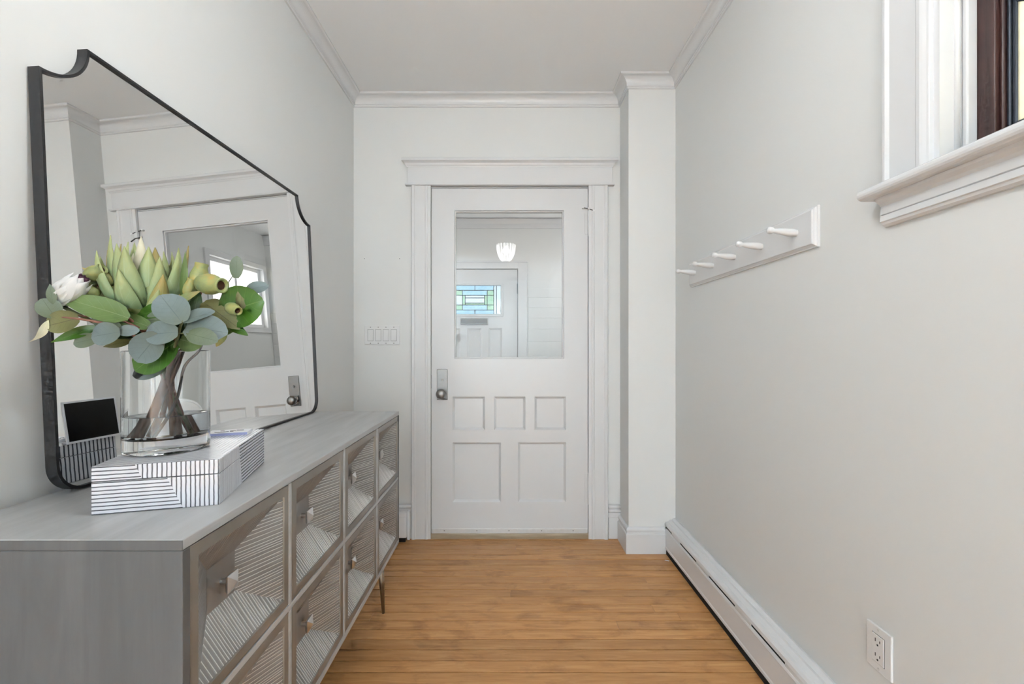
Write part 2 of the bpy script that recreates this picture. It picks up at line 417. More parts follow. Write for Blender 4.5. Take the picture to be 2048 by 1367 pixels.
struct(MB().plate(YBK, YO, -.02, ZC+.05, [], XFY-.12, XFY, mapX).build('wall_foyer_left', 'wall'), 'plain left foyer wall behind the camera', 'wall')
struct(MB().plate(XFY-.1, XL-.12, -.02, ZC+.05, [(-2.65, -1.15, .65, 2.35)], YO, YO+.12, mapY).build('wall_foyer_return', 'wall'), 'foyer return wall with an added window beside the hall opening', 'wall')

# crown moulding, mitred round the room
def sweep(path, prof, name, mat, closed=False):
    n = len(path); offs = []
    for i in range(n):
        ns = []
        for a, b in ((i-1, i), (i, i+1)):
            if a < 0 or b >= n: continue
            d = Vector((path[b][0]-path[a][0], path[b][1]-path[a][1])).normalized(); ns.append(Vector((d.y, -d.x)))
        if len(ns) == 1: offs.append(ns[0])
        else: offs.append((ns[0]+ns[1])/(1+ns[0].dot(ns[1])))
    mb = MB(); k = len(prof)
    for i in range(n):
        for p, z in prof: mb.v.append((path[i][0]+offs[i].x*p, path[i][1]+offs[i].y*p, z))
    for i in range(n-1):
        for j in range(k):
            mb.f.append((i*k+j, i*k+(j+1)%k, (i+1)*k+(j+1)%k, (i+1)*k+j))
    mb.f.append(tuple(range(k))); mb.f.append(tuple((n-1)*k+j for j in range(k))[::-1])
    return mb.build(name, mat)
cb = 2.522
crown = [(-.002, cb), (.008, cb), (.010, cb+.004), (.010, cb+.009), (.014, cb+.011), (.014, cb+.018)]
for i in range(9):
    a = i/8*math.pi/2; crown.append((.014+.034*(1-math.cos(a)), cb+.018+.034*math.sin(a)))
crown += [(.052, cb+.053), (.056, cb+.056), (.056, ZC+.002), (-.002, ZC+.002)]
struct(sweep([(XL, YO), (XL, YF), (XB, YF), (XB, YB), (XR, YB), (XR, YBK)], crown, 'trim_1', 'trim'), 'white stepped crown moulding below the hall ceiling', 'moulding')

# baseboards
bb = [(-.002, -.001), (.018, -.001), (.018, .104), (.016, .108), (.012, .110), (.012, .118), (.015, .122), (.015, .130), (.010, .137), (.006, .140), (-.002, .140)]
struct(sweep([(XB, YF), (XB, YB), (.852, YB)], bb, 'baseboard_right', 'trim'), 'white moulded baseboard wrapping the boxed out corner', 'baseboard')
bs = empty('baseboard_far', (.61, YF, 0)); struct(bs, 'tall white baseboard stub between door casing and wall corner', 'baseboard')
def put(o, p):   # parent while keeping world coordinates
    o.parent = p; o.matrix_parent_inverse = Matrix.Translation(-Vector(p.location)) if tuple(p.rotation_euler) == (0, 0, 0) else (Matrix.Translation(p.location) @ p.rotation_euler.to_matrix().to_4x4()).inverted()
    return o
put(B(.583, XB, YF-.016, YF+.001, 0, .125).build('board', 'trim', bevel=.003), bs)
put(B(.583, XB, YF-.010, YF+.001, .125, .20).build('back_strip', 'trim'), bs)
for z in (.152, .176): put(MB().tube([(.583, YF-.010, z+.010), (XB, YF-.010, z+.010)], .010, 10).build('bead', 'trim', smooth=True), bs)
bl = empty('baseboard_corner', (-.75, YF, 0)); struct(bl, 'white baseboard left of the door casing above the heater end', 'baseboard')
put(B(XL, -.568, YF-.014, YF+.001, 0, .185).build('board', 'trim', bevel=.002), bl)
put(MB().tube([(XL, YF-.012, .190), (-.568, YF-.012, .190)], .012, 10).build('bead', 'trim', smooth=True), bl)

# ---------------------------------------------------------------- hall door with casing
S = 341.0
dx = lambda px: (px-CX)/S
dz = lambda py: H-(py-HY)/S
d1 = empty('door_1', (.0, YF, 0)); struct(d1, 'white half glazed panelled hall door with aged nickel knob', 'door')
YD = YF-.002; TD = .042
DX0, DX1, DZ0, DZ1 = dx(863), dx(1175.5), dz(1057), dz(377)
gl_ = (dx(909), dx(1127.5), dz(716.5), dz(421))
pans = [(dx(905.5), dx(969.5), dz(859), dz(793)), (dx(988.5), dx(1050.5), dz(859), dz(793)), (dx(1069.5), dx(1131.5), dz(859), dz(793)),
        (dx(905.5), dx(1001.5), dz(1003), dz(884.5)), (dx(1036.5), dx(1131.5), dz(1003), dz(884.5))]
put(MB().plate(DX0, DX1, DZ0, DZ1, [gl_]+pans, YD, YD+TD, mapY).build('frame', 'door', bevel=.0015), d1)
for (a, b, c, d) in pans:
    e, g = .012, .013
    mb = MB().add([(a,YD+.0005,c),(b,YD+.0005,c),(b,YD+.0005,d),(a,YD+.0005,d),(a+e,YD+g,c+e),(b-e,YD+g,c+e),(b-e,YD+g,d-e),(a+e,YD+g,d-e)],
                  [(0,1,5,4),(1,2,6,5),(2,3,7,6),(3,0,4,7),(4,5,6,7)])
    put(mb.build('panel', 'door'), d1)
a, b, c, d = gl_
put(MB().plate(a, b, c, d, [(a+.007, b-.007, c+.007, d-.007)], YD+.010, YD+TD-.005, mapY).build('glazing_bead', 'door', bevel=.002), d1)
put(B(a+.004, b-.004, YD+.018, YD+.0215, c+.004, d-.004).build('glass_pane', 'pane'), d1)
sw = put(B(DX0+.002, DX1-.002, YD-.005, YD+.01, dz(1065), dz(1056)).build('door_sweep', 'steel', bevel=.0015), d1)
for px in (889, 954, 1018, 1083, 1146): put(MB().lathe([(.0035, 0), (.0028, -.0015), (0, -.0018)], (dx(px), YD-.005, dz(1059.5)), (0, 1, 0), 8).build('screw', 'nickel'), sw)
# lock plate and knob
lp = put(B(dx(874), dx(895.5), YD-.005, YD+.001, dz(799), dz(738)).build('lock_plate', 'nickel', bevel=.0025), d1)
put(MB().lathe([(.006, -.003), (.006, -.006), (.0042, -.0065), (.004, -.003)], (dx(885), YD-.002, dz(759)), (0, 1, 0), 14).build('cylinder', 'nickel', smooth=True), lp)
put(B(dx(885)-.001, dx(885)+.001, YD-.0095, YD-.008, dz(763), dz(756)).build('thumb_turn', 'knob', bevel=.0005), lp)
put(B(dx(876), dx(893.5), YD-.0065, YD-.004, dz(797.5), dz(795.5)).build('rim_line', 'iron'), lp)
kx, kz = dx(884), dz(786)
put(smooth_angle(MB().lathe([(.020, -.003), (.020, -.008), (.012, -.011), (.0095, -.018), (.010, -.026), (.018, -.030), (.026, -.037), (.0285, -.045), (.026, -.053), (.019, -.059), (.010, -.0615), (0, -.062)], (kx, YD-.002, kz), (0, 1, 0), 28).build('knob', 'nickel'), 50), lp)
put(B(DX0-.004, DX0+.001, YD-.003, YD+.02, dz(776), dz(749)).build('latch_edge', 'nickel'), d1)
# hinges
for z0, z1, top in ((dz(470), dz(425), True), (dz(1005), dz(947), False)):
    hx = DX1+.004
    h_ = put(MB().tube([(hx, YD-.006, z0), (hx, YD-.006, z1)], .0065, 10).build('hinge', 'door', smooth=False), d1)
    for k in range(1, 5):
        zz = z0+(z1-z0)*k/5
        put(MB().lathe([(.0072, 0), (.0078, .0012), (.0072, .0024)], (hx, YD-.006, zz), (0, 0, 1), 10).build('knuckle', 'door'), h_)
    put(MB().lathe([(.0, .012), (.005, .009), (.0062, .004), (.004, 0)], (hx, YD-.006, z1), (0, 0, 1), 10).build('finial', 'door', smooth=True), h_)
    put(MB().lathe([(.0, -.012), (.005, -.009), (.0062, -.004), (.004, 0)], (hx, YD-.006, z0), (0, 0, 1), 10).build('finial', 'door', smooth=True), h_)
    put(B(hx-.022, hx+.02, YD-.003, YD+.002, z0+.004, z1-.004).build('leaf_plate', 'door'), h_)
    if top:
        zz = z1+.018
        put(MB().tube([(hx-.034, YD-.014, zz+.006), (hx, YD-.012, zz), (hx+.026, YD-.02, zz-.012)], .0028, 8).build('stop_arm', 'iron'), h_)
        put(MB().tube([(hx-.035, YD-.018, zz+.006), (hx-.035, YD-.004, zz+.006)], .005, 8).build('stop_pad', 'plastic'), h_)
        put(MB().tube([(hx+.027, YD-.024, zz-.013), (hx+.027, YD-.008, zz-.013)], .0065, 8).build('stop_pad', 'plastic'), h_)
        put(MB().lathe([(.0, .012), (.008, .008), (.008, -.004), (.004, -.008)], (hx, YD-.012, zz), (0, 0, 1), 10).build('stop_hub', 'door'), h_)
# casing
t2 = empty('trim_2', (0, YF, 0)); struct(t2, 'white door casing with wide flat header and projecting cap', 'door casing')
def casing(x0, x1, inner):     # inner = +1 when the door lies to the right
    pr = [(0, 0), (0, -.020), (.006, -.024), (.018, -.024), (.022, -.020), (.028, -.018), (.078, -.018), (.086, -.021), (.092, -.021), (.096, -.017), (x1-x0, -.017), (x1-x0, 0)]
    if inner < 0: pr = [(x1-x0-a, b) for a, b in pr]
    return MB().prism([(x0+a, YF+b) for a, b in pr], lambda u, v, w: (u, v, w), -.001, dz(372.5))
put(casing(dx(824), DX0-.002, 1).build('side_casing', 'trim', bevel=.001), t2)
put(casing(DX1+.002, dx(1215), -1).build('side_casing', 'trim', bevel=.001), t2)
put(B(dx(812), dx(1227.5), YF-.030, YF+.001, dz(373), dz(369.5)).build('bead_strip', 'trim', bevel=.003), t2)
put(B(dx(816.5), dx(1223), YF-.020, YF+.001, dz(369.5), dz(336)).build('header_board', 'trim', bevel=.001), t2)
z0 = dz(337)
cap = [(0, 0), (.024, 0), (.026, .006), (.030, .010), (.034, .020), (.042, .026), (.050, .030), (.050, .044), (.046, .047), (0, .047)]
mb = MB(); k = len(cap); e0, e1 = dx(816.5), dx(1223)
for s_ in (0, 1):
    for p, z in cap: mb.v.append(((e0-max(0, p-.020)) if s_ == 0 else min(XB-.001, e1+max(0, p-.020)), YF+.001-p, z0+z))
for j in range(k): mb.f.append((j, (j+1) % k, k+(j+1) % k, k+j))
mb.f += [tuple(range(k)), tuple(range(k, 2*k))[::-1]]
put(mb.build('cap_moulding', 'trim'), t2)
put(B(DX0-.008, DX0-.002, YF+.002, YF+.14, 0, DZ1+.006).build('jamb', 'trim'), t2)
put(B(DX1+.002, DX1+.008, YF+.002, YF+.14, 0, DZ1+.006).build('jamb', 'trim'), t2)
put(B(DX0-.008, DX1+.008, YF+.002, YF+.14, DZ1+.003, DZ1+.008).build('head_jamb', 'trim'), t2)
struct(B(DX0-.006, DX1+.006, YF-.012, YF+.16, -.015, .030).build('trim_3', 'threshold', bevel=.004), 'worn pale wood threshold under the hall door', 'threshold')

# ---------------------------------------------------------------- vestibule seen through the door glass
YV, XV0, XV1 = 5.18, -1.35, 1.22
struct(B(XV0-.1, XV1+.1, YF+.14, YV+.1, -.08, -.001).build('floor_vestibule', 'threshold'), 'pale vestibule floor beyond the hall door', 'floor')
struct(B(XV0-.1, XV1+.1, YF+.14, YV+.1, ZV, ZV+.06).build('ceiling_vestibule', 'ceiling'), 'white vestibule ceiling seen through the door glass', 'ceiling')
struct(MB().plate(YF+.14, YV, -.02, ZV+.02, [(3.5, 4.7, 1.25, 2.25)], XV0-.1, XV0, mapX).build('wall_vestibule_left', 'wall'), 'left vestibule wall', 'wall')
struct(MB().plate(YF+.14, YV, -.02, ZV+.02, [(4.2, 5.08, 1.52, 2.2)], XV1, XV1+.1, mapX).build('wall_vestibule_right', 'wall'), 'right vestibule wall with a bright window', 'wall')
s2 = F/YV
vx = lambda px: (px-CX)/s2
vz = lambda py: H-(py-HY)/s2
wv = struct(MB().plate(XV0, XV1, -.02, ZV+.02, [(vx(870), vx(1036), -.03, vz(537))], YV, YV+.12, mapY).build('wall_vestibule_far', 'wall'), 'vestibule wall around the front door with horizontal boards', 'wall')
zs = [vz(q) for q in (576.5, 595, 615, 636, 658, 683, 710, 738, 768, 800, 834, 870)]
for a, b in zip(zs[1:], zs[:-1]): B(vx(1056), XV1-.002, YV-.006, YV+.001, a+.0015, b-.0015).build('board', 'wall', wv, bevel=.002)
mb = MB(); vc = [(0, vz(457)), (.012, vz(457)), (.012, vz(448)), (.03, vz(437)), (.036, vz(436)), (.05, vz(424)), (.05, ZV), (0, ZV)]
struct(mb.prism([(YV-p, z) for p, z in vc], lambda u, v, w: (w, u, v), XV0, XV1).build('trim_4', 'trim'), 'white crown moulding of the vestibule', 'moulding')
t5 = empty('trim_5', (vx(953), YV, 0)); struct(t5, 'white casing of the front door beyond the glass', 'door casing')
put(B(vx(1036), vx(1053.5), YV-.02, YV+.001, 0, vz(525)).build('side_casing', 'trim', bevel=.003), t5)
put(B(vx(852), vx(870), YV-.02, YV+.001, 0, vz(525)).build('side_casing', 'trim', bevel=.003), t5)
put(B(vx(870), vx(1036), YV-.02, YV+.001, vz(537), vz(525)).build('head_casing', 'trim', bevel=.003), t5)
put(B(vx(850), vx(1055), YV-.026, YV+.001, vz(525), vz(522)).build('bead_strip', 'trim', bevel=.003), t5)
d2 = empty('door_2', (vx(953), YV, 0)); struct(d2, 'white front door with leaded glass light and mail slot', 'door')
LX0, LX1, LZ0, LZ1 = vx(897), vx(1002), vz(628), vz(570)
yd = YV+.012
pv = [(vx(a), vx(b), vz(905), vz(656)) for a, b in ((885, 920), (934, 963), (977, 1004))]
put(MB().plate(vx(871), vx(1034.8), .01, vz(538.5), [(LX0, LX1, LZ0, LZ1)]+pv, yd, yd+.045, mapY).build('frame', 'door', bevel=.002), d2)
for (a, b, c, d) in pv:
    e, g = .02, .016
    put(MB().add([(a,yd,c),(b,yd,c),(b,yd,d),(a,yd,d),(a+e,yd+g,c+e),(b-e,yd+g,c+e),(b-e,yd+g,d-e),(a+e,yd+g,d-e)],
                 [(0,1,5,4),(1,2,6,5),(2,3,7,6),(3,0,4,7),(4,5,6,7)]).build('panel', 'door'), d2)
put(MB().plate(vx(868), vx(1038), .0, vz(536), [(vx(874), vx(1032), -.01, vz(541))], yd+.046, yd+.07, mapY).build('door_stop', 'iron'), d2)
put(MB().plate(LX0-.035, LX1+.025, LZ0-.025, LZ1+.02, [(LX0, LX1, LZ0, LZ1)], yd-.012, yd+.002, mapY).build('light_moulding', 'door', bevel=.004), d2)
ms = put(MB().plate(vx(921), vx(976), vz(649), vz(636), [(vx(922.5), vx(974.5), vz(647), vz(638))], yd-.016, yd+.002, mapY).build('mail_slot', 'nickel', bevel=.003), d2)
put(B(vx(922.5), vx(974.5), yd-.010, yd, vz(647), vz(638)).build('flap', 'iron'), ms)
put(B(vx(1034), vx(1036.5), yd-.006, yd+.01, vz(587), vz(567)).build('hinge', 'iron'), d2)
put(MB().lathe([(.006, -.003), (.010, 0), (.012, .004)], (vx(949), yd-.004, vz(672)), (0, 1, 0), 10).build('peephole', 'knob'), d2)
# leaded light: pattern read in units of the light, mirrored about its middle
gx = lambda q: vx(880+q/4.142); gz = lambda q: vz(400+q/4.142)
XS = [(73, 109), (109, 131), (131, 185), (185, 390), (390, 445), (445, 467), (467, 505)]
ZS = [(710, 748), (748, 788), (788, 865), (865, 905), (905, 940)]
cell = []
for (a, b) in ((73, 109), (467, 505)): cell.append((a, b, 710, 940, 'pane_clear'))
for (a, b) in ((109, 131), (445, 467)): cell.append((a, b, 710, 940, 'pane_clear'))
for (a, b) in ((131, 289), (289, 445)): cell += [(a, b, 710, 748, 'pane_blue'), (a, b, 905, 940, 'pane_blue')]
for (a, b) in ((131, 185), (390, 445)): cell += [(a, b, 748, 788, 'pane_green'), (a, b, 788, 865, 'pane_clear' if a == 131 else 'pane_green'), (a, b, 865, 905, 'pane_green')]
cell += [(185, 390, 748, 788, 'pane_blue'), (185, 390, 865, 905, 'pane_blue'), (185, 208, 788, 865, 'pane_green'), (368, 390, 788, 865, 'pane_green'),
         (208, 368, 788, 808, 'pane_clear'), (208, 368, 808, 850, 'pane_clear'), (208, 368, 850, 865, 'pane_green')]
ltz = (LZ0, LZ1)
fz = lambda q: LZ1-(q-710)/230*(LZ1-LZ0); fx = lambda q: LX0+(q-73)/432*(LX1-LX0)
for (a, b, c, d, m) in cell:
    pc = put(B(fx(a)+.001, fx(b)-.001, yd+.018, yd+.023, fz(d)+.001, fz(c)-.001).build('glass_pane', m), d2)
    x0, x1, q0, q1 = fx(a), fx(b), fz(d), fz(c); w = .0035
    put(MB().plate(x0-w, x1+w, q0-w, q1+w, [(x0+w, x1-w, q0+w, q1-w)], yd+.015, yd+.026, mapY).build('lead_came', 'lead'), d2)
# vestibule side window
w2 = empty('window_2', (XV1, 4.64, 1.5)); struct(w2, 'bright vestibule side window glimpsed in the mirror', 'window')
put(MB().plate(4.14, 5.14, 1.46, 2.26, [(4.2, 5.08, 1.52, 2.2)], XV1-.02, XV1+.001, mapX).build('casing', 'trim', bevel=.004), w2)
put(MB().plate(4.2, 5.08, 1.52, 2.2, [(4.24, 4.62, 1.56, 1.85), (4.66, 5.04, 1.56, 1.85), (4.24, 4.62, 1.88, 2.16), (4.66, 5.04, 1.88, 2.16)], XV1+.03, XV1+.06, mapX).build('sash', 'trim', bevel=.003), w2)
for a, b, c, d in ((4.24, 4.62, 1.56, 1.85), (4.66, 5.04, 1.56, 1.85), (4.24, 4.62, 1.88, 2.16), (4.66, 5.04, 1.88, 2.16)):
    put(B(XV1+.043, XV1+.047, a, b, c, d).build('glass_pane', 'pane_white'), w2)

w4 = empty('added_window_vestibule', (XV0, 4.1, 1.25)); struct(w4, 'added unseen vestibule window on the left wall', 'window')  # added window, never in view, goes with the added vestibule lamp
put(MB().plate(3.5, 4.7, 1.25, 2.25, [(3.55, 4.08, 1.30, 2.20), (4.12, 4.65, 1.30, 2.20)], XV0-.06, XV0-.03, mapX).build('sash', 'trim', bevel=.003), w4)
for a, b in ((3.55, 4.08), (4.12, 4.65)): put(B(XV0-.047, XV0-.043, a, b, 1.30, 2.20).build('glass_pane', 'pane_white'), w4)

# ---------------------------------------------------------------- stained glass window on the right wall
w1 = empty('window_1', (XR, .5, 1.5)); struct(w1, 'white cased window with dark wood sash and leaded amber glass', 'window')
WY0, WY1, WZ0, WZ1 = .10, .935, 1.50, 2.24
def wcase(y0, y1, flip):
    pr = [(0, 0), (0, .017), (.005, .022), (.014, .0225), (.019, .020), (.023, .018), (.098, .018), (.103, .0205), (.112, .021), (.118, .0195), (.126, .017), (.132, .016), (.132, 0)]
    W = y1-y0
    pts = [((y1-a*W/.132) if not flip else (y0+a*W/.132), XR-b) for a, b in pr]
    return MB().prism(pts, lambda u, v, w: (v, u, w), WZ0, WZ1+.13)
put(wcase(WY1, WY1+.116, False).build('side_casing', 'trim', bevel=.001), w1)
put(wcase(WY0-.132, WY0, True).build('side_casing', 'trim', bevel=.001), w1)
put(B(XR-.018, XR+.001, WY0-.14, WY1+.14, WZ1, WZ1+.13).build('head_casing', 'trim', bevel=.003), w1)
# stool with a rounded nose
pr = [(XR+.10, 1.5), (XR+.10, 1.476), (XR-.046, 1.474)]+[(XR-.050-.013*math.sin(i/8*math.pi), 1.487-.013*math.cos(i/8*math.pi)) for i in range(9)]+[(XR-.046, 1.5)]
put(MB().prism(pr, lambda u, v, w: (u, w, v), WY0-.165, WY1+.136).build('stool', 'trim'), w1)
ap = [(XR+.001, 1.474), (XR-.034, 1.474), (XR-.032, 1.468), (XR-.024, 1.461), (XR-.020, 1.455), (XR-.020, 1.436), (XR-.016, 1.4345), (XR-.020, 1.433), (XR-.022, 1.419), (XR-.018, 1.4175), (XR-.016, 1.412), (XR-.008, 1.408), (XR+.001, 1.408)]
put(MB().prism(ap, lambda u, v, w: (u, w, v), WY0-.13, WY1+.118).build('apron', 'trim'), w1)
XS0 = XR+.062
put(B(XR-.006, XS0+.06, WY1-.012, WY1+.001, WZ0, WZ1).build('jamb', 'trim'), w1)
put(MB().tube([(XS0-.032, WY1-.012, WZ0), (XS0-.032, WY1-.012, WZ1)], .006, 10).build('stop_bead', 'trim', smooth=True), w1)
put(B(XS0-.022, XS0, WY1-.024, WY1-.012, WZ0, WZ1).build('window_stop', 'trim', bevel=.003), w1)
put(B(XR-.006, XS0+.06, WY0-.001, WY0+.012, WZ0, WZ1).build('jamb', 'trim'), w1)
put(B(XR-.006, XS0+.06, WY0, WY1, WZ1-.012, WZ1+.001).build('head_jamb', 'trim'), w1)
sy0, sy1, sz0, sz1 = WY0+.014, WY1-.014, WZ0-.002, WZ1-.014
gy0, gy1, gz0, gz1 = sy0+.06, sy1-.056, sz0+.055, sz1-.055
put(MB().plate(sy0, sy1, sz0, sz1, [(gy0-.014, gy1+.014, gz0-.014, gz1+.014)], XS0, XS0+.035, mapX).build('sash', 'mahogany', bevel=.002), w1)
put(MB().plate(gy0-.014, gy1+.014, gz0-.014, gz1+.014, [(gy0-.006, gy1+.006, gz0-.006, gz1+.006)], XS0+.008, XS0+.03, mapX).build('sash_moulding', 'mahogany', bevel=.003), w1)
put(MB().plate(gy0-.006, gy1+.006, gz0-.006, gz1+.006, [(gy0, gy1, gz0, gz1)], XS0+.014, XS0+.028, mapX).build('glazing_strip', 'lead', bevel=.002), w1)
# diamond leaded panes: long diagonals inside a narrow border
bw = .0045
def pane_poly(poly, m):
    c = Vector((sum(p[0] for p in poly)/len(poly), sum(p[1] for p in poly)/len(poly)))
    pp = [c+(Vector(p)-c)*.985 for p in poly]
    put(MB().prism([(p.x, p.y) for p in pp], mapX, XS0+.019, XS0+.023).build('glass_pane', m), w1)
def came(p, q, r=.0042):
    put(MB().tube([(XS0+.021, p[0], p[1]), (XS0+.021, q[0], q[1])], r, 6).build('lead_came', 'lead'), w1)
iy0, iy1, iz0, iz1 = gy0+bw, gy1-bw, gz0+bw, gz1-bw
zc_, yc_ = 1.80, (gy0+gy1)/2
for (a, b, c, d) in ((gy0, iy0, gz0, gz1), (iy1, gy1, gz0, gz1)): pane_poly([(a, c), (b, c), (b, d), (a, d)], 'pane_clear')
for (a, b, c, d) in ((iy0, iy1, gz0, iz0), (iy0, iy1, iz1, gz1)): pane_poly([(a, c), (b, c), (b, d), (a, d)], 'pane_clear')
pane_poly([(iy0, iz0), (iy1, iz0), (iy1, zc_), (yc_, zc_-.22), (iy0, zc_)], 'pane_amber')
pane_poly([(iy0, zc_), (yc_, zc_-.22), (iy1, zc_), (yc_, iz1)], 'pane_clear')
pane_poly([(iy0, zc_), (yc_, iz1), (iy0, iz1)], 'pane_amber'); pane_poly([(iy1, zc_), (yc_, iz1), (iy1, iz1)], 'pane_amber')
for p, q in (((iy0, gz0), (iy0, gz1)), ((iy1, gz0), (iy1, gz1)), ((iy0, iz0), (iy1, iz0)), ((iy0, iz1), (iy1, iz1)),
             ((iy0, zc_), (yc_, zc_-.22)), ((iy1, zc_), (yc_, zc_-.22)), ((iy0, zc_), (yc_, iz1)), ((iy1, zc_), (yc_, iz1)),
             ((iy1, zc_+.012), (gy1, zc_+.03))): came(p, q)
# added foyer window, out of view, in front of the added foyer lamp
w3 = empty('added_window_foyer', (-1.9, YO, .65)); struct(w3, 'added unseen foyer window behind the camera', 'window')
put(MB().plate(-2.65, -1.15, .65, 2.35, [(-2.60, -1.93, .70, 2.30), (-1.87, -1.20, .70, 2.30)], YO+.05, YO+.09, mapY).build('sash', 'trim', bevel=.004), w3)
for a, b in ((-2.60, -1.93), (-1.87, -1.20)): put(B(a, b, YO+.068, YO+.072, .70, 2.30).build('glass_pane', 'pane_clear'), w3)

# ---------------------------------------------------------------- fixtures on the walls
def screwm(): return MB().lathe([(.0030, 0), (.0026, .0012), (0, .0014)], (0, 0, 0), (0, -1, 0), 10)
sp = empty('light_switch', (dx(765), YF, dz(670)))
tag(sp, 'white four gang rocker switch plate left of the door', 'switch')
x0, x1, z0, z1 = dx(730), dx(800), dz(689), dz(651)
put(B(x0, x1, YF-.006, YF, z0, z1).build('plate', 'plastic', bevel=.002), sp)
for px in (741.7, 757.1, 772.6, 788.2):
    xm = dx(px); zm = (z0+z1)/2
    rk = put(MB().plate(xm-.0175, xm+.0175, zm-.034, zm+.034, [(xm-.0155, xm+.0155, zm-.032, zm+.032)], YF-.0068, YF-.0055, mapY).build('bezel', 'bezel'), sp)
    put(MB().add([(xm-.0150, YF-.0095, zm-.0315), (xm+.0150, YF-.0095, zm-.0315), (xm+.0150, YF-.0070, zm+.0315), (xm-.0150, YF-.0070, zm+.0315),
                  (xm-.0150, YF-.005, zm-.0315), (xm+.0150, YF-.005, zm-.0315), (xm+.0150, YF-.005, zm+.0315), (xm-.0150, YF-.005, zm+.0315)],
                 [(0,1,2,3),(4,7,6,5),(0,4,5,1),(1,5,6,2),(2,6,7,3),(3,7,4,0)]).build('rocker', 'plastic'), sp)
    for s_ in (-1, 1):
        o = screwm().build('screw', 'nickel'); o.location = (xm, YF-.006, zm+s_*.047); put(o, sp)
ol = empty('wall_outlet', (XR, 1.0755, .382)); tag(ol, 'white duplex wall outlet above the long heater', 'outlet')
ym, zm = 1.0755, .382
put(B(XR-.006, XR, ym-.0365, ym+.0365, zm-.0545, zm+.0545).build('plate', 'plastic', bevel=.002), ol)
rc = put(B(XR-.008, XR-.004, ym-.017, ym+.017, zm-.034, zm+.034).build('receptacle', 'plastic', bevel=.001), ol)
put(MB().plate(ym-.0180, ym+.0180, zm-.035, zm+.035, [(ym-.0171, ym+.0171, zm-.0341, zm+.0341)], XR-.0066, XR-.005, mapX).build('outline_gap', 'slot'), rc)
for s_ in (-1, 1):
    zz = zm+s_*.018+.003
    put(B(XR-.0084, XR-.007, ym+.0055, ym+.0075, zz-.004, zz+.004).build('slot', 'slot'), rc)
    put(B(XR-.0084, XR-.007, ym-.0075, ym-.0055, zz-.003, zz+.003).build('slot', 'slot'), rc)
    put(MB().lathe([(.0024, 0), (.0024, .0015), (0, .0015)], (XR-.007, ym, zz-.0105), (-1, 0, 0), 10).build('ground_hole', 'slot'), rc)
    o = MB().lathe([(.0030, 0), (.0026, .0012), (0, .0014)], (XR-.006, ym, zm+s_*.0475), (-1, 0, 0), 10).build('screw', 'steel'); put(o, ol)

# peg rail
pg = empty('peg_rail', (XR, 1.735, 1.476)); tag(pg, 'white wooden peg rail with five turned pegs', 'coat rack')
y0, y1, z0, z1 = 1.285, 2.185, 1.414, 1.536
def ring(ins, x): return [(x, y0+ins, z0+ins), (x, y1-ins, z0+ins), (x, y1-ins, z1-ins), (x, y0+ins, z1-ins)]
prs = [(0, 0), (0, .007), (.003, .008), (.006, .012), (.010, .0145), (.0105, .017), (.0125, .018)]
mb = MB()
for ins, h in prs: mb.v += ring(ins, XR-h)
for i in range(len(prs)-1):
    for j in range(4): mb.f.append((i*4+j, i*4+(j+1)%4, (i+1)*4+(j+1)%4, (i+1)*4+j))
mb.f += [(0, 1, 2, 3), tuple(4*(len(prs)-1)+j for j in range(4))]
put(mb.build('backboard', 'trim'), pg)
for yp in (1.365, 1.550, 1.735, 1.920, 2.105):
    pf = [(.0105, -.002), (.0110, .004), (.0125, .012), (.0125, .022), (.0110, .040), (.0090, .056), (.0072, .066), (.0070, .070), (.0098, .074), (.0110, .079), (.0105, .085), (.0075, .089), (.0030, .0905), (0, .091)]
    put(MB().lathe(pf, (XR-.018, yp, 1.474), (-1, 0, .10), 20).build('peg', 'trim', smooth=True), pg)

# long baseboard heater on the right wall
bh = empty('baseboard_heater', (XR, .9, 0)); tag(bh, 'long white baseboard heater running along the right wall', 'heater')
hy0, hy1 = -.30, YB-.003
cov = [(XR-.001, .188), (XR-.010, .190), (XR-.016, .186), (XR-.021, .180), (XR-.030, .181), (XR-.036, .176), (XR-.042, .171), (XR-.052, .170), (XR-.058, .163), (XR-.060, .152), (XR-.057, .148), (XR-.055, .150), (XR-.054, .160), (XR-.046, .164), (XR-.012, .180), (XR-.001, .180)]
o = put(MB().prism(cov, lambda u, v, w: (u, w, v), hy0, hy1).build('top_cover', 'heater'), bh)
put(B(XR-.012, XR-.001, hy0, hy1, .01, .180).build('back_plate', 'dark'), bh)
fp = [(XR-.060, .026), (XR-.063, .030), (XR-.063, .040), (XR-.0605, .044), (XR-.0605, .126), (XR-.063, .131), (XR-.061, .138), (XR-.056, .140), (XR-.054, .136), (XR-.057, .130), (XR-.057, .030)]
put(MB().prism(fp, lambda u, v, w: (u, w, v), hy0, hy1).build('front_panel', 'heater'), bh)
put(B(XR-.058, XR-.010, hy0+.002, hy1-.004, .0, .022).build('shadow_gap', 'dark'), bh)
put(MB().tube([(XR-.033, hy0+.01, .085), (XR-.033, hy1-.02, .085)], .012, 10).build('pipe', 'iron'), bh)
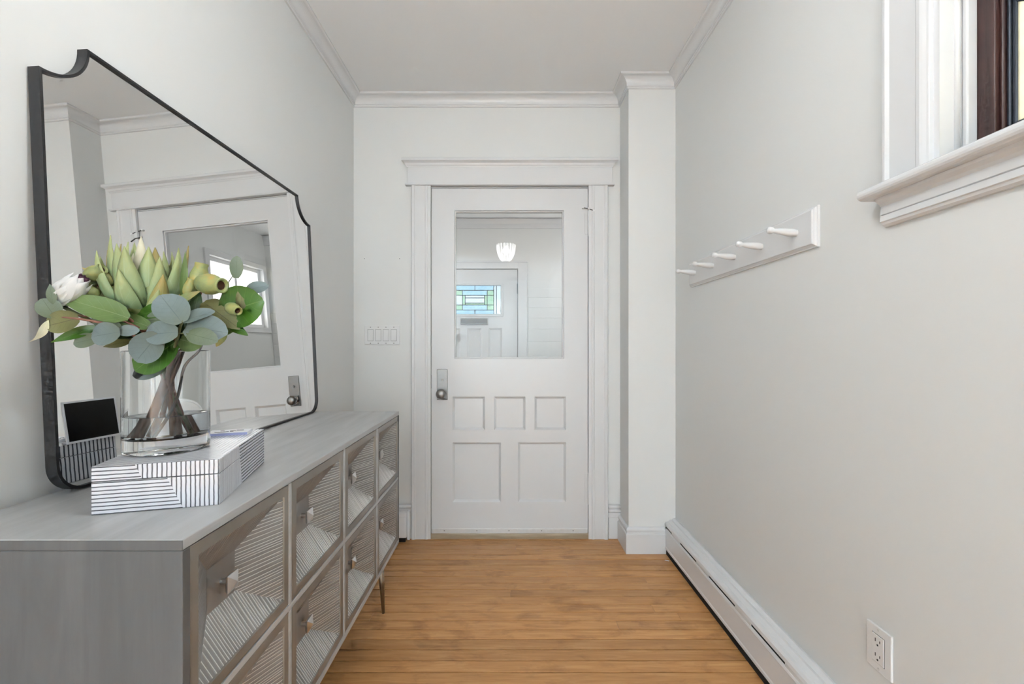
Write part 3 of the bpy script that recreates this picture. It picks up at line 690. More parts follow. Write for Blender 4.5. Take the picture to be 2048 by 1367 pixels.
# damper leaf fills the slot in lengths, leaving gaps
yy = hy1-.10
for L in (.30, .34, .30, .36, .32, .30):
    a, b = yy-L*.36, yy
    put(MB().prism([(XR-.0565, .138), (XR-.0595, .139), (XR-.0595, .152), (XR-.0565, .152)], lambda u, v, w: (u, w, v), a, b).build('damper', 'heater'), bh)
    put(MB().prism([(XR-.050, .138), (XR-.053, .138), (XR-.056, .149), (XR-.053, .150)], lambda u, v, w: (u, w, v), a-L*.64+.01, a).build('damper_leaf', 'dark'), bh)
    yy -= L
put(MB().lathe([(.005, 0), (.005, .010), (.0, .011)], (XR-.052, hy1-.02, .145), (-1, 0, 0), 10).build('damper_knob', 'nickel', smooth=True), bh)
h2 = empty('baseboard_heater', (-.74, YF-.03, 0)); tag(h2, 'short white heater end in the corner behind the sideboard', 'heater')
put(B(XL+.005, -.585, YF-.060, YF-.015, .022, .168).build('cover', 'heater', bevel=.008), h2)
put(B(-.640, -.592, YF-.0625, YF-.058, .034, .145).build('end_panel', 'heater', bevel=.003), h2)
put(B(-.5845, -.570, YF-.040, YF-.015, .005, .168).build('end_strip', 'heater', bevel=.002), h2)
put(B(-.70, -.592, YF-.055, YF-.020, .0, .022).build('foot', 'dark'), h2)

# ---------------------------------------------------------------- sideboard
SX0, SX1, SY0, SY1, SZ0, SZ1 = -.888, -.480, .648, 1.930, .263, .838
sb = empty('sideboard', ((SX0+SX1)/2, (SY0+SY1)/2, 0)); tag(sb, 'grey washed sideboard with eight faceted ribbed doors', 'sideboard')
T = .016
put(B(SX0, SX1, SY0, SY1, SZ1-T, SZ1).build('top_board', 'wood_h_lit', bevel=.0015), sb)
put(B(SX0, SX1, SY0-.0006, SY0+.0004, SZ1-T+.0005, SZ1-.001).build('edge_shade', 'wood_v_shaded'), sb)  # added strip: gives the top board's near edge the side's painted shade
put(B(SX0, SX1, SY0, SY1, SZ0, SZ0+T).build('bottom_board', 'wood_h_lit', bevel=.0015), sb)
put(B(SX0, SX1, SY0, SY0+T, SZ0+T, SZ1-T-.0005).build('side_panel', 'wood_v_shaded', bevel=.001), sb)
put(B(SX0, SX1, SY1-T, SY1, SZ0+T, SZ1-T-.0005).build('side_panel', 'wood_v_shaded', bevel=.001), sb)
put(B(SX0, SX0+.008, SY0+T, SY1-T, SZ0+T, SZ1-T).build('back_panel', 'wood_v_shaded'), sb)
zmid = (SZ0+SZ1)/2; TM = .012
colw = (SY1-SY0)/4
put(B(SX0+.008, SX1, SY0+T, SY1-T, zmid-TM/2, zmid+TM/2).build('shelf', 'wood_h_lit', bevel=.001), sb)
for i in (1, 2, 3):
    yy = SY0+colw*i
    for a, b in ((SZ0+T, zmid-TM/2), (zmid+TM/2, SZ1-T)):
        put(B(SX0+.008, SX1, yy-TM/2, yy+TM/2, a, b).build('divider', 'wood_h_lit', bevel=.001), sb)
# one door, in its own frame: x points out of the front, y along, z up
DH = (SZ1-SZ0-2*T-TM)/2/2-.002
DW = colw/2-TM/2-.0035
FW = .021; A_, Ab = DW-FW, DH-FW; Bq = .040; DD = .050
def rect(x, a, b): return [(x, -a, -b), (x, a, -b), (x, a, b), (x, -a, b)]
mbd = MB()
rs = [rect(-.022, DW, DH), rect(-.001, DW, DH), rect(0, DW-.001, DH-.001), rect(0, A_+.001, Ab+.001), rect(-.002, A_, Ab), rect(-.006, A_, Ab)]
for q in rs: mbd.v += q
for i in range(len(rs)-1):
    for j in range(4): mbd.f.append((i*4+j, i*4+(j+1)%4, (i+1)*4+(j+1)%4, (i+1)*4+j))
mbd.f.append((0, 3, 2, 1)) if False else None
me_door = mbd.mesh('door')
rr = random.Random(3)
def facet(side):
    # ridges run from the frame down to the sunk centre plate
    la, lb = (A_, Ab) if side in ('top', 'bottom') else (Ab, A_)
    def P(s_, t_, lift=0):     # s along the edge, t from frame (0) to plate (1)
        dist = lb+(Bq-lb)*t_
        x = -.004-(DD-.004)*t_
        nx = (lb-Bq); nd = (DD-.004); L = math.hypot(nx, nd)
        x += lift*nx/L; dist -= lift*nd/L
        if side == 'top': return (x, s_, dist)
        if side == 'bottom': return (x, s_, -dist)
        if side == 'far': return (x, dist, s_)
        return (x, -dist, s_)
    mb = MB(); edges = [-la]; tops = []
    while edges[-1] < la-.010: edges.append(edges[-1]+rr.choice((.0050, .0058, .0074, .0104)))
    edges[-1] = la
    te = lambda s_: 1.0 if abs(s_) <= Bq else max(0.0, (la-abs(s_))/(la-Bq))
    for a, b in zip(edges[:-1], edges[1:]):
        w_r = .0028; m0 = (a+b)/2-w_r/2; m1 = m0+.0006; m2 = m0+w_r-.0006; m3 = m0+w_r; hgt = .0016 if side in ('bottom', 'far') else .0005
        if max(te(a), te(b), te(m1)) < .02: continue
        k = len(mb.f)
        mb.add([P(a, 0), P(m0, 0), P(m1, 0, hgt), P(m2, 0, hgt), P(m3, 0), P(b, 0), P(a, te(a)), P(m0, te(m0)), P(m1, te(m1), hgt*.4), P(m2, te(m2), hgt*.4), P(m3, te(m3)), P(b, te(b))],
               [(0, 1, 7, 6), (1, 2, 8, 7), (2, 3, 9, 8), (3, 4, 10, 9), (4, 5, 11, 10)])
        tops.append(k+2)
    me = bpy.data.meshes.new('facet'); me.from_pydata(mb.v, [], mb.f); me.update()
    me.materials.append(M['ribs']); me.materials.append(M['rib_top'])
    for k in (tops if side in ('bottom', 'far') else ()): me.polygons[k].material_index = 1
    return me
me_f = {s_: facet(s_) for s_ in ('top', 'bottom', 'near', 'far')}
me_p = B(-DD-.004, -DD, -Bq-.001, Bq+.001, -Bq-.001, Bq+.001).mesh('centre_plate'); me_p.materials.append(M['ribs'])
kb = MB().tube([(-DD, 0, 0), (-DD+.016, 0, 0)], .0055, 8)
q = .0160
kb.add([(-DD+.016, -q*.8, -q*.8), (-DD+.016, q*.8, -q*.8), (-DD+.016, q*.8, q*.8), (-DD+.016, -q*.8, q*.8), (-DD+.022, -q, -q), (-DD+.022, q, -q), (-DD+.022, q, q), (-DD+.022, -q, q), (-DD+.031, 0, 0)],
       [(3, 2, 1, 0), (0, 1, 5, 4), (1, 2, 6, 5), (2, 3, 7, 6), (3, 0, 4, 7), (4, 5, 8), (5, 6, 8), (6, 7, 8), (7, 4, 8)])
me_k = kb.mesh('knob'); me_k.materials.append(M['knob'])
me_back = B(-DD-.02, -DD-.016, -DW+.004, DW-.004, -DH+.004, DH-.004).mesh('door_back'); me_back.materials.append(M['dark'])
for c in range(4):
    for r in range(2):
        yc = SY0+colw*(c+.5)
        if c == 0: yc += (T-TM/2)/2
        if c == 3: yc -= (T-TM/2)/2
        zc = (SZ0+T+DH+.002) if r == 0 else (SZ1-T-DH-.002)
        d = link('door', me_door, 'frame', sb)
        d.parent = sb; d.location = (SX1-.001-sb.location.x, yc-sb.location.y, zc)
        for s_ in ('top', 'bottom', 'near', 'far'): link('facet', me_f[s_], None, d)
        link('centre_plate', me_p, None, d); link('knob', me_k, None, d); link('door_back', me_back, None, d)
for x, y in ((-.533, 1.845), (-.835, 1.845), (-.533, .733), (-.835, .733)):
    sx_, sy_ = (1 if x > -.6 else -1), (1 if y > 1.2 else -1)
    put(MB().tube([(x-.004*sx_, y-.006*sy_, SZ0), (x+.006*sx_, y+.008*sy_, 0)], [.0155, .0060], 14).build('leg', 'brass', smooth=True), sb)

# ---------------------------------------------------------------- leaning mirror
yaw, lean = math.radians(1.0), math.radians(2.6)
mn = Vector((math.cos(yaw)*math.cos(lean), -math.sin(yaw)*math.cos(lean), math.sin(lean)))
mu = Vector((math.sin(yaw), math.cos(yaw), 0)); mv = mn.cross(mu).normalized()
if mv.z < 0: mv = -mv
mo = Vector((-.84, 1.35, .85))
mi = empty('wall_mirror', (-.85, 1.373, SZ1)); tag(mi, 'large black framed mirror with scooped top corners leaning on the sideboard', 'mirror')
mmap = lambda u, v, w: tuple(mo+mu*u+mv*v+mn*w)
def outline(ins):
    u0, u1, v0, v1 = -.523+ins, .569-ins, -.0095+ins, .899-ins
    R_, Q = .055-ins, .098
    pts = []
    for i in range(13): a = math.pi+i/12*math.pi/2; pts.append((u0+R_+R_*math.cos(a), v0+R_+R_*math.sin(a)))
    for i in range(13): a = 1.5*math.pi+i/12*math.pi/2; pts.append((u1-R_+R_*math.cos(a), v0+R_+R_*math.sin(a)))
    cu, cv = .569, .899
    q = Q+ins
    a0 = math.asin(min(1, ins/q)); 
    for i in range(17): a = 1.5*math.pi-a0-(math.pi/2-2*a0)*i/16; pts.append((cu+q*math.cos(a), cv+q*math.sin(a)))
    cu = -.523
    for i in range(17): a = 2*math.pi-a0-(math.pi/2-2*a0)*i/16; pts.append((cu+q*math.cos(a), cv+q*math.sin(a)))
    return pts
o0, o1 = outline(0), outline(.0055); n_ = len(o0)
mb = MB()
for ol_, w in ((o0, -.020), (o0, .002), (o1, .002), (o1, -.0045), ):
    mb.v += [mmap(p[0], p[1], w) for p in ol_]
for k in range(3):
    for j in range(n_): mb.f.append((k*n_+j, k*n_+(j+1)%n_, (k+1)*n_+(j+1)%n_, (k+1)*n_+j))
fr_o = put(mb.build('frame', 'blackmetal'), mi); smooth_angle(fr_o, 35)
oi_ = outline(.004)
put(MB().prism(oi_, mmap, -.007, -.004).build('mirror_glass', 'mirror'), mi)
put(MB().prism(outline(.003), mmap, -.019, -.0085).build('backing', 'blackmetal'), mi)

# ---------------------------------------------------------------- inlaid box, sign, card
bx_rot = math.radians(15.5)
bxc = Vector((-.702, .741, SZ1))+Matrix.Rotation(bx_rot, 3, 'Z') @ Vector((.094, .15, 0))
ib = empty('inlaid_box', bxc, bx_rot); tag(ib, 'white lidded box striped with dark inlay under the vase', 'box')
BH = .082
B(-.095, .095, -.15, .15, 0, .0555).build('box_body', 'inlay', ib, bevel=.0012)
B(-.095, .095, -.15, .15, .0565, BH).build('lid', 'inlay', ib, bevel=.0012)
B(-.092, .092, -.147, .147, .050, .060).build('lid_seam', 'slot', ib)
ZB = SZ1+BH
def on_box(x, y, z=0): return Vector(bxc)+Matrix.Rotation(bx_rot, 3, 'Z') @ Vector((x, y, BH+z))
# small black sign standing behind the vase
sg = empty('table_sign', (-.777, .988, ZB)); tag(sg, 'small black sign panel with pale edges standing behind the vase', 'sign')
d_ = Vector((-.026, .086, 0)).normalized(); n2 = Vector((-d_.y, d_.x, 0))      # n2 looks at the mirror
c0 = Vector((-.777, .988, ZB))
tl_ = .10
def smap(u, v, w): return tuple(c0+d_*u+Vector((0, 0, 1))*v*math.cos(tl_)+n2*(w-v*math.sin(tl_)*1.0))
put(MB().prism([(-.050, .0005), (.050, .0005), (.050, .092), (-.050, .092)], smap, -.004, 0).build('panel', 'white_card'), sg)
put(MB().prism([(-.046, .005), (.046, .005), (.046, .088), (-.046, .088)], smap, .0, .0008).build('face', 'black_sign'), sg)
put(MB().prism([(-.046, .0002), (.046, .0002), (.046, .003), (-.046, .003)], smap, -.028, -.004).build('foot', 'white_card'), sg)
# printed card on the box
cr = empty('printed_card', on_box(.035, .105), bx_rot+.03); tag(cr, 'small white printed card lying on the box beside the vase', 'card')
B(-.043, .040, -.020, .024, 0, .006).build('card', 'white_card', cr, bevel=.0005)
B(-.0425, .0395, -.0206, -.0200, .0, .0055).build('edge', 'blue_edge', cr)
tb = [(-.030+.014*(1-math.cos(a)), -.004-.006*math.sin(a), .0064) for a in [i/10*math.pi for i in range(11)]]
MB().tube(tb, .0007, 5).build('ink_stroke', 'ink', cr)
MB().tube([(-.021, .006, .0064), (-.012, .004, .0064)], .0007, 5).build('ink_stroke', 'ink', cr)
MB().tube([(.006+.006*math.cos(a), -.001+.006*math.sin(a), .0064) for a in [.6+i/8*4.5 for i in range(9)]], .0006, 5).build('ink_stroke', 'ink', cr)
MB().tube([(.011, .009, .0064), (.026, .006, .0064)], .0009, 5).build('ink_stroke', 'ink', cr)

# ---------------------------------------------------------------- vase
VC = Vector((-.677, .874, ZB+.0005)); VR, VH = .0705, .194
vs = empty('glass_vase', VC); tag(vs, 'clear glass cylinder vase half filled with water on the box', 'vase')
t_ = .0032
MB().lathe([(0, 0), (VR-.004, 0), (VR-.001, .0015), (VR, .005), (VR, VH-.001), (VR-t_/2, VH), (VR-t_, VH-.001), (VR-t_, .034), (VR-.010, .027), (VR-.03, .0255), (0, .025)], (0, 0, 0), (0, 0, 1), 64).build('glass_body', 'glass', vs)
smooth_angle(vs.children[0], 35)
WZ = .070
w_o = MB().lathe([(0, .0251), (VR-.03, .0256), (VR-.010, .0271), (VR-t_+.0002, .0341), (VR-t_+.0002, WZ+.001), (VR-t_-.002, WZ), (0, WZ)], (0, 0, 0), (0, 0, 1), 64).build('water', 'water', vs)
smooth_angle(w_o, 35)

# ---------------------------------------------------------------- bouquet
def leafmesh(base, tip, hw, shape='round', face=None, bend=.15, cup=.2, twist=0, n=9, m=6, name='leaf'):
    base, tip = Vector(base), Vector(tip)
    ax = tip-base; L = ax.length; ax.normalize()
    if face is None: face = Vector((-(base.x+tip.x)/2*.9, -(base.y+tip.y)/2, .25))
    face = Vector(face); side = ax.cross(face).normalized(); nor = side.cross(ax).normalized()
    mb = MB(); uvs = []
    for i in range(n+1):
        v = i/n
        if shape == 'round': w = math.sin(math.pi*min(1, v*.93+.05))**.55
        elif shape == 'lance': w = math.sin(math.pi*(v**.8*.97+.03))**1.05
        elif shape == 'bract': w = (.45+.75*math.sin(math.pi*v**.8*.9)) * (1-v**5) + .02
        else: w = math.sin(math.pi*(v**.72*.94+.05))**.75
        if i == n: w = max(w*.15, .02) if shape != 'round' else w*.55
        for j in range(m+1):
            u_ = j/m-.5
            tw = twist*(v-.3)
            s_ = side*math.cos(tw)+nor*math.sin(tw); q_ = nor*math.cos(tw)-side*math.sin(tw)
            p = base+ax*(L*v)+s_*(2*u_*hw*w)+q_*(cup*hw*w*(4*u_*u_)-bend*L*(v*v-.3*v))
            p = p+q_*(.03*hw*math.sin(v*9+u_*5))
            mb.v.append(tuple(p)); uvs.append((j/m, v))
    W = m+1
    for i in range(n):
        for j in range(m): mb.f.append((i*W+j, i*W+j+1, (i+1)*W+j+1, (i+1)*W+j))
    me = bpy.data.meshes.new(name); me.from_pydata(mb.v, [], mb.f); me.update()
    ul = me.uv_layers.new(name='UVMap')
    for lp_ in me.loops: ul.data[lp_.index].uv = uvs[lp_.vertex_index]
    for p in me.polygons: p.use_smooth = True
    return me
def leaf(root, mat, base, tip, hw, **k):
    """base and tip: (px, py, depth)"""
    b_, t__ = at(*base), at(*tip); sc_ = (base[2]+tip[2])/2/F
    o = link('leaf', leafmesh(b_, t__, hw*sc_, **k), mat)
    return put(o, root)
def curve_pts(pts, n=6):
    pts = [Vector(p) for p in pts]; out = []
    P = [pts[0]]+pts+[pts[-1]]
    for i in range(1, len(P)-2):
        for j in range(n):
            t__ = j/n; a, b, c, d = P[i-1], P[i], P[i+1], P[i+2]
            out.append(.5*((2*b)+(c-a)*t__+(2*a-5*b+4*c-d)*t__**2+(3*b-a-3*c+d)*t__**3))
    out.append(pts[-1]); return out
def stem(root, mat, pts, r0, r1, name='stem'):
    cp = curve_pts(pts); n = len(cp)
    return put(MB().tube(cp, [r0+(r1-r0)*i/(n-1) for i in range(n)], 8).build(name, mat, smooth=True), root)
def inv(px, py, y): return at(px, py, y)
def foot(dx_, dy_, z=.030): return VC+Vector((dx_, dy_, z))
neck = VC+Vector((.004, -.004, .150))
def plant(name, label, cat, ft, group='stems in the glass vase'):
    o = empty(name, ft); tag(o, label, cat, group); return o
def pod(root, base, tip, r, hole=True):
    b_, t__ = at(*base), at(*tip); L = (t__-b_).length; ax = (t__-b_).normalized()
    pr = [(.0, 0), (r*.45, L*.03), (r*.80, L*.18), (r*1.0, L*.42), (r*.96, L*.62), (r*.74, L*.80), (r*.66, L*.88), (r*.72, L*.96), (r*.66, L), (r*.52, L*.98), (r*.42, L*.90)]
    p_ = put(MB().lathe(pr, b_, ax, 18).build('seed_pod', 'pod', smooth=True), root)
    put(MB().lathe([(r*.43, L*.91), (r*.30, L*.86), (0, L*.84)], b_, ax, 14).build('pod_opening', 'pod_in', smooth=True), p_)
    return p_

# silver dollar eucalyptus at the front
f = foot(.010, .030); e1 = plant('eucalyptus_branch', 'silver eucalyptus branch spreading grey round leaves in front', 'eucalyptus', f)
stem(e1, 'stem_green', [f, neck+Vector((0, -.010, 0)), at(348, 700, .80), at(360, 655, .785), at(366, 640, .78)], .0042, .0018)
leaf(e1, 'silver_leaf', (364, 645, .778), (320, 588, .772), 31, bend=.10)
leaf(e1, 'silver_leaf', (364, 643, .785), (427, 619, .80), 20, bend=.12, face=(.5, -.5, .9))
leaf(e1, 'silver_leaf', (371, 655, .785), (452, 662, .79), 31, bend=.15, face=(.3, -1, .5))
leaf(e1, 'sage_leaf', (376, 667, .775), (433, 680, .77), 19, bend=.12)
leaf(e1, 'silver_leaf', (356, 664, .772), (286, 668, .76), 25, bend=.15)
leaf(e1, 'silver_leaf', (318, 668, .768), (268, 724, .762), 29, bend=.18)
leaf(e1, 'silver_leaf', (330, 735, .80), (262, 748, .805), 18, bend=.1)
leaf(e1, 'sage_leaf', (335, 640, .80), (282, 640, .80), 18, bend=.2)
for a, b in (((366, 645, .782), (364, 643, .778)), ((357, 666, .785), (380, 668, .776))):
    put(MB().tube([at(*a), at(*b)], .0014, 6).build('petiole', 'stem_green'), e1)
# silver branch leaning to the left
f = foot(.030, .010); e2 = plant('eucalyptus_branch', 'eucalyptus branch leaning left with blue grey and olive leaves', 'eucalyptus', f)
stem(e2, 'stem_brown', [f, neck+Vector((-.008, -.006, 0)), at(292, 690, .80), at(235, 655, .77), at(175, 640, .745), at(105, 632, .735)], .0040, .0014)
leaf(e2, 'silver_leaf', (240, 664, .752), (178, 672, .742), 24, bend=.18)
leaf(e2, 'silver_leaf', (235, 662, .757), (278, 660, .765), 12, bend=.1)
leaf(e2, 'sage_leaf', (243, 664, .765), (183, 630, .755), 15, bend=.15)
leaf(e2, 'olive_leaf', (158, 636, .742), (88, 652, .728), 23, bend=.1)
leaf(e2, 'sage_leaf', (110, 634, .735), (84, 596, .728), 20, bend=.1, shape='round')
leaf(e2, 'sage_leaf', (196, 676, .758), (143, 686, .75), 15, bend=.15)
leaf(e2, 'cream', (97, 640, .73), (72, 690, .725), 7, bend=.5, twist=1.2, shape='lance')
leaf(e2, 'sage_leaf', (106, 608, .735), (99, 565, .735), 8, bend=.3, shape='lance')
# broad green foliage left
f = foot(.024, -.020); g1_ = plant('foliage_stem', 'broad light green foliage stem reaching left under the white bud', 'foliage', f)
stem(g1_, 'stem_brown', [f, neck+Vector((-.004, .004, 0)), at(300, 680, .82), at(255, 635, .79), at(205, 615, .77)], .0045, .0020)
leaf(g1_, 'light_leaf', (258, 636, .775), (114, 588, .745), 25, bend=.16, shape='ovate')
leaf(g1_, 'light_leaf', (270, 640, .80), (170, 600, .79), 16, bend=.12, shape='ovate')
leaf(g1_, 'green_leaf', (200, 652, .765), (94, 683, .735), 11, bend=.2, shape='lance')
leaf(g1_, 'olive_leaf', (250, 612, .80), (178, 572, .79), 20, bend=.1, shape='ovate')
leaf(g1_, 'deep_leaf', (270, 668, .80), (190, 660, .79), 14, bend=.2, shape='ovate')
leaf(g1_, 'deep_leaf', (290, 690, .82), (222, 660, .82), 12, bend=.2, shape='ovate')
leaf(g1_, 'deep_leaf', (292, 668, .81), (215, 645, .80), 16, bend=.15, shape='ovate')
leaf(g1_, 'olive_leaf', (264, 682, .80), (200, 692, .79), 9, bend=.2, shape='lance')
leaf(g1_, 'light_leaf', (305, 655, .80), (188, 616, .785), 15, bend=.18, shape='ovate')
leaf(g1_, 'deep_leaf', (300, 640, .82), (232, 600, .815), 15, bend=.1, shape='ovate')
stem(g1_, 'stem_brown', [at(300, 665, .805), at(240, 640, .775), at(170, 632, .755), at(140, 628, .75)], .0018, .0010, 'twig')
# green foliage front and right
f = foot(-.034, .016); g2_ = plant('foliage_stem', 'glossy green foliage stem with a leaf drooping over the rim', 'foliage', f)
stem(g2_, 'stem_brown', [f, neck+Vector((.006, .006, 0)), at(352, 690, .84), at(340, 655, .82)], .0050, .0026)
leaf(g2_, 'green_leaf', (352, 684, .795), (262, 742, .780), 31, bend=.20, shape='round')
leaf(g2_, 'green_leaf', (350, 612, .81), (258, 632, .80), 16, bend=.2, shape='ovate')
leaf(g2_, 'deep_leaf', (345, 645, .81), (284, 650, .80), 18, bend=.2, shape='ovate')
leaf(g2_, 'light_leaf', (360, 678, .82), (402, 690, .825), 22, bend=.15, shape='round')
leaf(g2_, 'deep_leaf', (385, 640, .83), (398, 580, .84), 12, bend=.1, shape='ovate')
leaf(g2_, 'deep_leaf', (350, 660, .84), (420, 610, .86), 24, bend=.1, shape='ovate')
leaf(g2_, 'deep_leaf', (330, 660, .84), (255, 600, .85), 22, bend=.1, shape='ovate')
f = foot(-.040, -.014); g3_ = plant('foliage_stem', 'green foliage stem with one large round leaf on the right', 'foliage', f)
stem(g3_, 'stem_brown', [f, neck+Vector((.012, .0, 0)), at(372, 690, .84), at(420, 640, .84), at(455, 628, .835)], .0048, .0018)
leaf(g3_, 'green_leaf', (443, 626, .835), (525, 600, .835), 42, bend=.06, shape='round', face=(.45, -1, .12))
leaf(g3_, 'olive_leaf', (407, 604, .83), (478, 655, .825), 24, bend=.12, shape='ovate')
leaf(g3_, 'green_leaf', (462, 652, .835), (494, 668, .83), 9, bend=.2, shape='ovate')
leaf(g3_, 'light_leaf', (470, 655, .845), (420, 672, .84), 10, bend=.2, shape='ovate')
leaf(g3_, 'bract_yellow', (452, 664, .84), (430, 694, .84), 8, bend=.2, shape='ovate')
leaf(g3_, 'deep_leaf', (400, 660, .86), (455, 600, .87), 20, bend=.1, shape='ovate')
f = foot(.000, .020); g4_ = plant('foliage_stem', 'deep green foliage stem filling the middle behind the eucalyptus', 'foliage', f)
stem(g4_, 'stem_brown', [f, neck+Vector((0, .008, 0)), at(338, 690, .87), at(335, 640, .87)], .0050, .0026)
for b_, t__, w in (((338, 660, .87), (285, 662, .86), 20), ((330, 640, .86), (250, 645, .84), 16), ((345, 640, .86), (400, 612, .87), 18), ((340, 650, .85), (376, 600, .85), 14),
                   ((330, 650, .85), (300, 690, .83), 14), ((350, 665, .85), (392, 676, .85), 15), ((320, 640, .86), (232, 615, .85), 14), ((350, 640, .87), (430, 640, .87), 18), ((330, 640, .88), (270, 590, .89), 20), ((350, 640, .88), (380, 585, .89), 20)):
    leaf(g4_, 'deep_leaf', b_, t__, w, bend=.15, shape='ovate')
# thin grey twig right
f = foot(.004, -.036); tw_ = plant('eucalyptus_twig', 'thin grey twig with small pale leaves standing up right', 'eucalyptus', f)
stem(tw_, 'stem_grey', [f, at(352, 800, .85), at(368, 735, .83), at(395, 705, .825), at(403, 692, .83), at(425, 640, .84), at(448, 580, .845), at(470, 545, .85)], .0030, .0009)
leaf(tw_, 'sage_leaf', (472, 556, .85), (474, 511, .85), 12, bend=.1)
leaf(tw_, 'silver_leaf', (492, 580, .85), (536, 570, .855), 13, bend=.1)
leaf(tw_, 'olive_leaf', (484, 617, .835), (482, 578, .832), 10, bend=.1)
put(MB().tube([at(440, 605, .845), at(470, 578, .845), at(495, 582, .85)], .0011, 6).build('twig', 'stem_grey'), tw_)
# seed pods
f = foot(-.012, .034); p1 = plant('seed_pod_branch', 'branch of brown tipped gum pods right of the protea', 'seed pods', f)
stem(p1, 'stem_brown', [f, neck+Vector((.006, -.008, 0)), at(368, 690, .86), at(390, 620, .85), at(403, 580, .85)], .0048, .0024)
pod(p1, (392, 585, .85), (404, 526, .85), 17*.85/F)
pod(p1, (395, 565, .835), (446, 571, .815), 21*.835/F)
pod(p1, (455, 612, .83), (477, 622, .81), 12*.83/F)
pod(p1, (372, 600, .84), (384, 556, .835), 11*.84/F)
f = foot(.018, .032); p2 = plant('seed_pod_branch', 'branch of brown tipped gum pods between white bud and protea', 'seed pods', f)
stem(p2, 'stem_brown', [f, neck+Vector((-.006, .004, 0)), at(300, 670, .83), at(230, 610, .80), at(195, 570, .80)], .0042, .0020)
pod(p2, (172, 556, .79), (206, 536, .785), 15*.79/F)
pod(p2, (200, 585, .80), (166, 584, .775), 13*.79/F)
pod(p2, (222, 572, .80), (203, 545, .80), 13*.8/F)
pod(p2, (200, 578, .81), (178, 556, .80), 14*.8/F)
# white bud
f = foot(.040, .002); wb_ = plant('white_flower', 'white bud with plum tip tucked at the left of the bouquet', 'flower', f)
stem(wb_, 'stem_green', [f, neck+Vector((-.012, .0, 0)), at(285, 690, .83), at(180, 640, .77), at(112, 606, .755)], .0036, .0030)
B0, B1 = at(104, 612, .752), at(166, 557, .765); axw = (B1-B0).normalized(); oa = axw.orthogonal().normalized(); ob = axw.cross(oa)
for ringi, (nn, rr0, rr1, ln) in enumerate(((6, .010, .019, 1.0), (6, .007, .012, 1.05))):
    for i in range(nn):
        a = 2*math.pi*(i+.5*ringi)/nn; dr = oa*math.cos(a)+ob*math.sin(a)
        o = link('petal', leafmesh(B0+dr*rr0*.4, B0+(B1-B0)*ln+dr*rr1*.7, .0155, shape='bract', face=dr, bend=.0, cup=-.45, name='petal'), 'white_petal')
        put(o, wb_)
        me = o.data
        for v_ in me.vertices:
            tt = max(0, min(1, (v_.co-B0).dot(axw)/(B1-B0).length)); v_.co += dr*(.010*math.sin(math.pi*min(1, tt*.95)))
for i in range(7):
    a = i*.9; dr = oa*math.cos(a)+ob*math.sin(a); p = B1+dr*.006*(1 if i else 0)
    put(MB().lathe([(0, -.004), (.0032, -.002), (.0036, .002), (0, .006)], p, axw+dr*.4, 8).build('stamen', 'plum', smooth=True), wb_)
# king protea
f = foot(-.024, -.030); kp = plant('protea_flower', 'large green protea head standing above the bouquet', 'flower', f)
K0 = at(293, 618, .845)
stem(kp, 'stem_brown', [f, neck, at(335, 680, .84), K0+Vector((0, 0, -.02)), K0], .0085, .0080)
put(MB().lathe([(.004, -.022), (.018, -.012), (.030, .004), (.036, .020), (.034, .040), (.022, .060), (0, .072)], K0, (0, -.05, 1), 20).build('flower_core', 'cream', smooth=True), kp)
rk = random.Random(11)
def bract(ang, r0, z0, rm, zm, r1, z1, hw, mat):
    dr = Vector((math.cos(ang), math.sin(ang), 0)); sd = Vector((-dr.y, dr.x, 0))
    P0, P1, P2 = K0+dr*r0+Vector((0, 0, z0)), K0+dr*rm+Vector((0, 0, zm)), K0+dr*r1+Vector((0, 0, z1))
    n, m = 9, 4; vs_ = []; uvs = []; fs = []
    for i in range(n+1):
        v = i/n; p = P0*(1-v)**2+P1*2*v*(1-v)+P2*v*v
        w = hw*(.35+.95*math.sin(math.pi*v**.9*.88))*(1-v**6)+.0006
        for j in range(m+1):
            u_ = j/m-.5; vs_.append(tuple(p+sd*2*u_*w-dr*(4*u_*u_)*w*.55)); uvs.append((j/m, v))
    for i in range(n):
        for j in range(m): fs.append((i*(m+1)+j, i*(m+1)+j+1, (i+1)*(m+1)+j+1, (i+1)*(m+1)+j))
    me = bpy.data.meshes.new('bract'); me.from_pydata(vs_, [], fs); me.update()
    ul = me.uv_layers.new(name='UVMap')
    for lp_ in me.loops: ul.data[lp_.index].uv = uvs[lp_.vertex_index]
    for p in me.polygons: p.use_smooth = True
    o = link('bract', me, mat); s_ = o.modifiers.new('thick', 'SOLIDIFY'); s_.thickness = .0012
    put(o, kp)
for nn, r0, z0, rm, zm, r1, z1, hw, mats in (
        (9, .010, .0, .046, .034, .020, .104, .0115, ('cream', 'cream', 'cream')),
        (10, .012, -.002, .060, .030, .034, .120, .0130, ('bract', 'cream', 'bract_yellow')),
        (8, .012, -.006, .074, .022, .058, .124, .0150, ('bract', 'bract', 'bract_yellow')),
        (8, .012, -.012, .082, .008, .066, .100, .0160, ('bract', 'bract', 'bract')),
        (7, .012, -.016, .074, -.008, .066, .060, .0150, ('bract', 'bract_yellow', 'bract')),
        (8, .010, -.020, .058, -.018, .060, .030, .0120, ('bract', 'bract_yellow', 'bract'))):
    for i in range(nn):
        s_ = rk.uniform(.88, 1.10)
        bract(2*math.pi*(i+rk.uniform(-.22, .22))/nn+nn*.7, r0, z0, rm*rk.uniform(.92, 1.08), zm*s_, r1*rk.uniform(.85, 1.18), z1*s_, hw*rk.uniform(.85, 1.1), mats[i % 3])
leaf(kp, 'bract_yellow', (246, 592, .80), (159, 527, .80), 10, bend=.15, shape='lance')
leaf(kp, 'light_leaf', (364, 602, .83), (372, 501, .83), 7, bend=.05, shape='lance', face=(.8, -.6, 0))
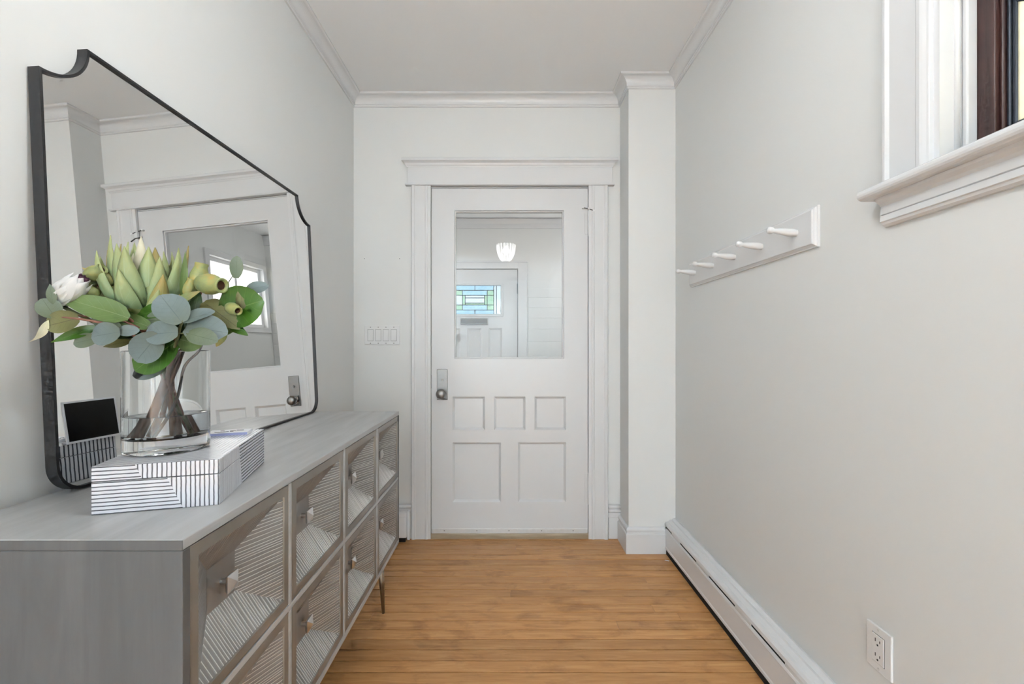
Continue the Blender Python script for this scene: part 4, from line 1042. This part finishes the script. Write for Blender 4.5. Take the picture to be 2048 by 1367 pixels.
leaf(kp, 'bract', (262, 600, .805), (238, 572, .79), 7, bend=.1, shape='lance')
leaf(kp, 'bract_yellow', (350, 606, .82), (398, 580, .82), 8, bend=.2, shape='lance')
put(MB().tube([at(277, 478, .84), at(284, 474, .84), at(270, 477, .84), at(262, 483, .84)], .0011, 6).build('dried_tip', 'iron'), kp)

# ---------------------------------------------------------------- hanging lamp above the hall, out of frame, seen in the door glass
LP = Vector((-.026, .64, 2.11))
lm = empty('hanging_lamp', LP); tag(lm, 'lit crystal bowl ceiling lamp reflected in the door glass', 'lamp')
MB().lathe([(0, ZC-LP.z), (.055, ZC-LP.z), (.05, ZC-LP.z-.02), (.012, ZC-LP.z-.03), (0, ZC-LP.z-.03)], (0, 0, 0), (0, 0, 1), 20).build('canopy', 'knob', lm, smooth=True)
MB().tube([(0, 0, ZC-LP.z-.03), (0, 0, .11)], .004, 8).build('rod', 'knob', lm)
tor = MB().tube([(.095*math.cos(a), .095*math.sin(a), .062) for a in [2*math.pi*i/28 for i in range(29)]], .004, 6, False).build('rim', 'knob', lm)
for i in range(3):
    a = 2*math.pi*i/3+.5; MB().tube([(0, 0, .115), (.095*math.cos(a), .095*math.sin(a), .062)], .0016, 5).build('chain', 'knob', lm)
for i in range(18):
    a = 2*math.pi*i/18; ca, sa = math.cos(a), math.sin(a)
    w = .012; pr = [(.095, .062), (.093, .02), (.084, -.03), (.064, -.078), (.034, -.112)]
    mb = MB()
    for k, (r_, z_) in enumerate(pr):
        ww = w*(r_/.095)
        for s_, b_ in ((-1, 0), (0, .006), (1, 0)): mb.v.append((ca*(r_+b_)-sa*ww*s_, sa*(r_+b_)+ca*ww*s_, z_))
    for k in range(len(pr)-1):
        for j in range(2): mb.f.append((k*3+j, k*3+j+1, k*3+j+4, k*3+j+3))
    mb.build('crystal_panel', 'crystal', lm)
MB().lathe([(0, -.122), (.012, -.118), (.034, -.112), (.012, -.106), (0, -.104)], (0, 0, 0), (0, 0, 1), 14).build('bottom_finial', 'knob', lm, smooth=True)
MB().lathe([(0, -.035), (.018, -.028), (.028, -.008), (.024, .014), (.013, .03), (.012, .05), (0, .05)], (0, 0, 0), (0, 0, 1), 18).build('bulb', 'crystal', lm, smooth=True)
ll = bpy.data.lights.new('hanging_lamp_light', 'POINT'); ll.energy = 10; ll.color = (.88, .95, 1); ll.shadow_soft_size = .03
lo = bpy.data.objects.new('hanging_lamp_light', ll); COL.objects.link(lo); lo.parent = lm; lo.location = (0, 0, -.0)

# scrap on the floor
scp = empty('paper_scrap', (.83, 2.305, 0)); tag(scp, 'tiny white scrap on the floor near the heater', 'scrap')
MB().add([(-.011, .006, .0006), (-.007, .009, .0006), (.011, -.004, .003), (.008, -.008, .0006), (0, .0, .004)], [(0, 1, 4), (1, 2, 4), (2, 3, 4), (3, 0, 4)]).build('scrap', 'white_card', scp)
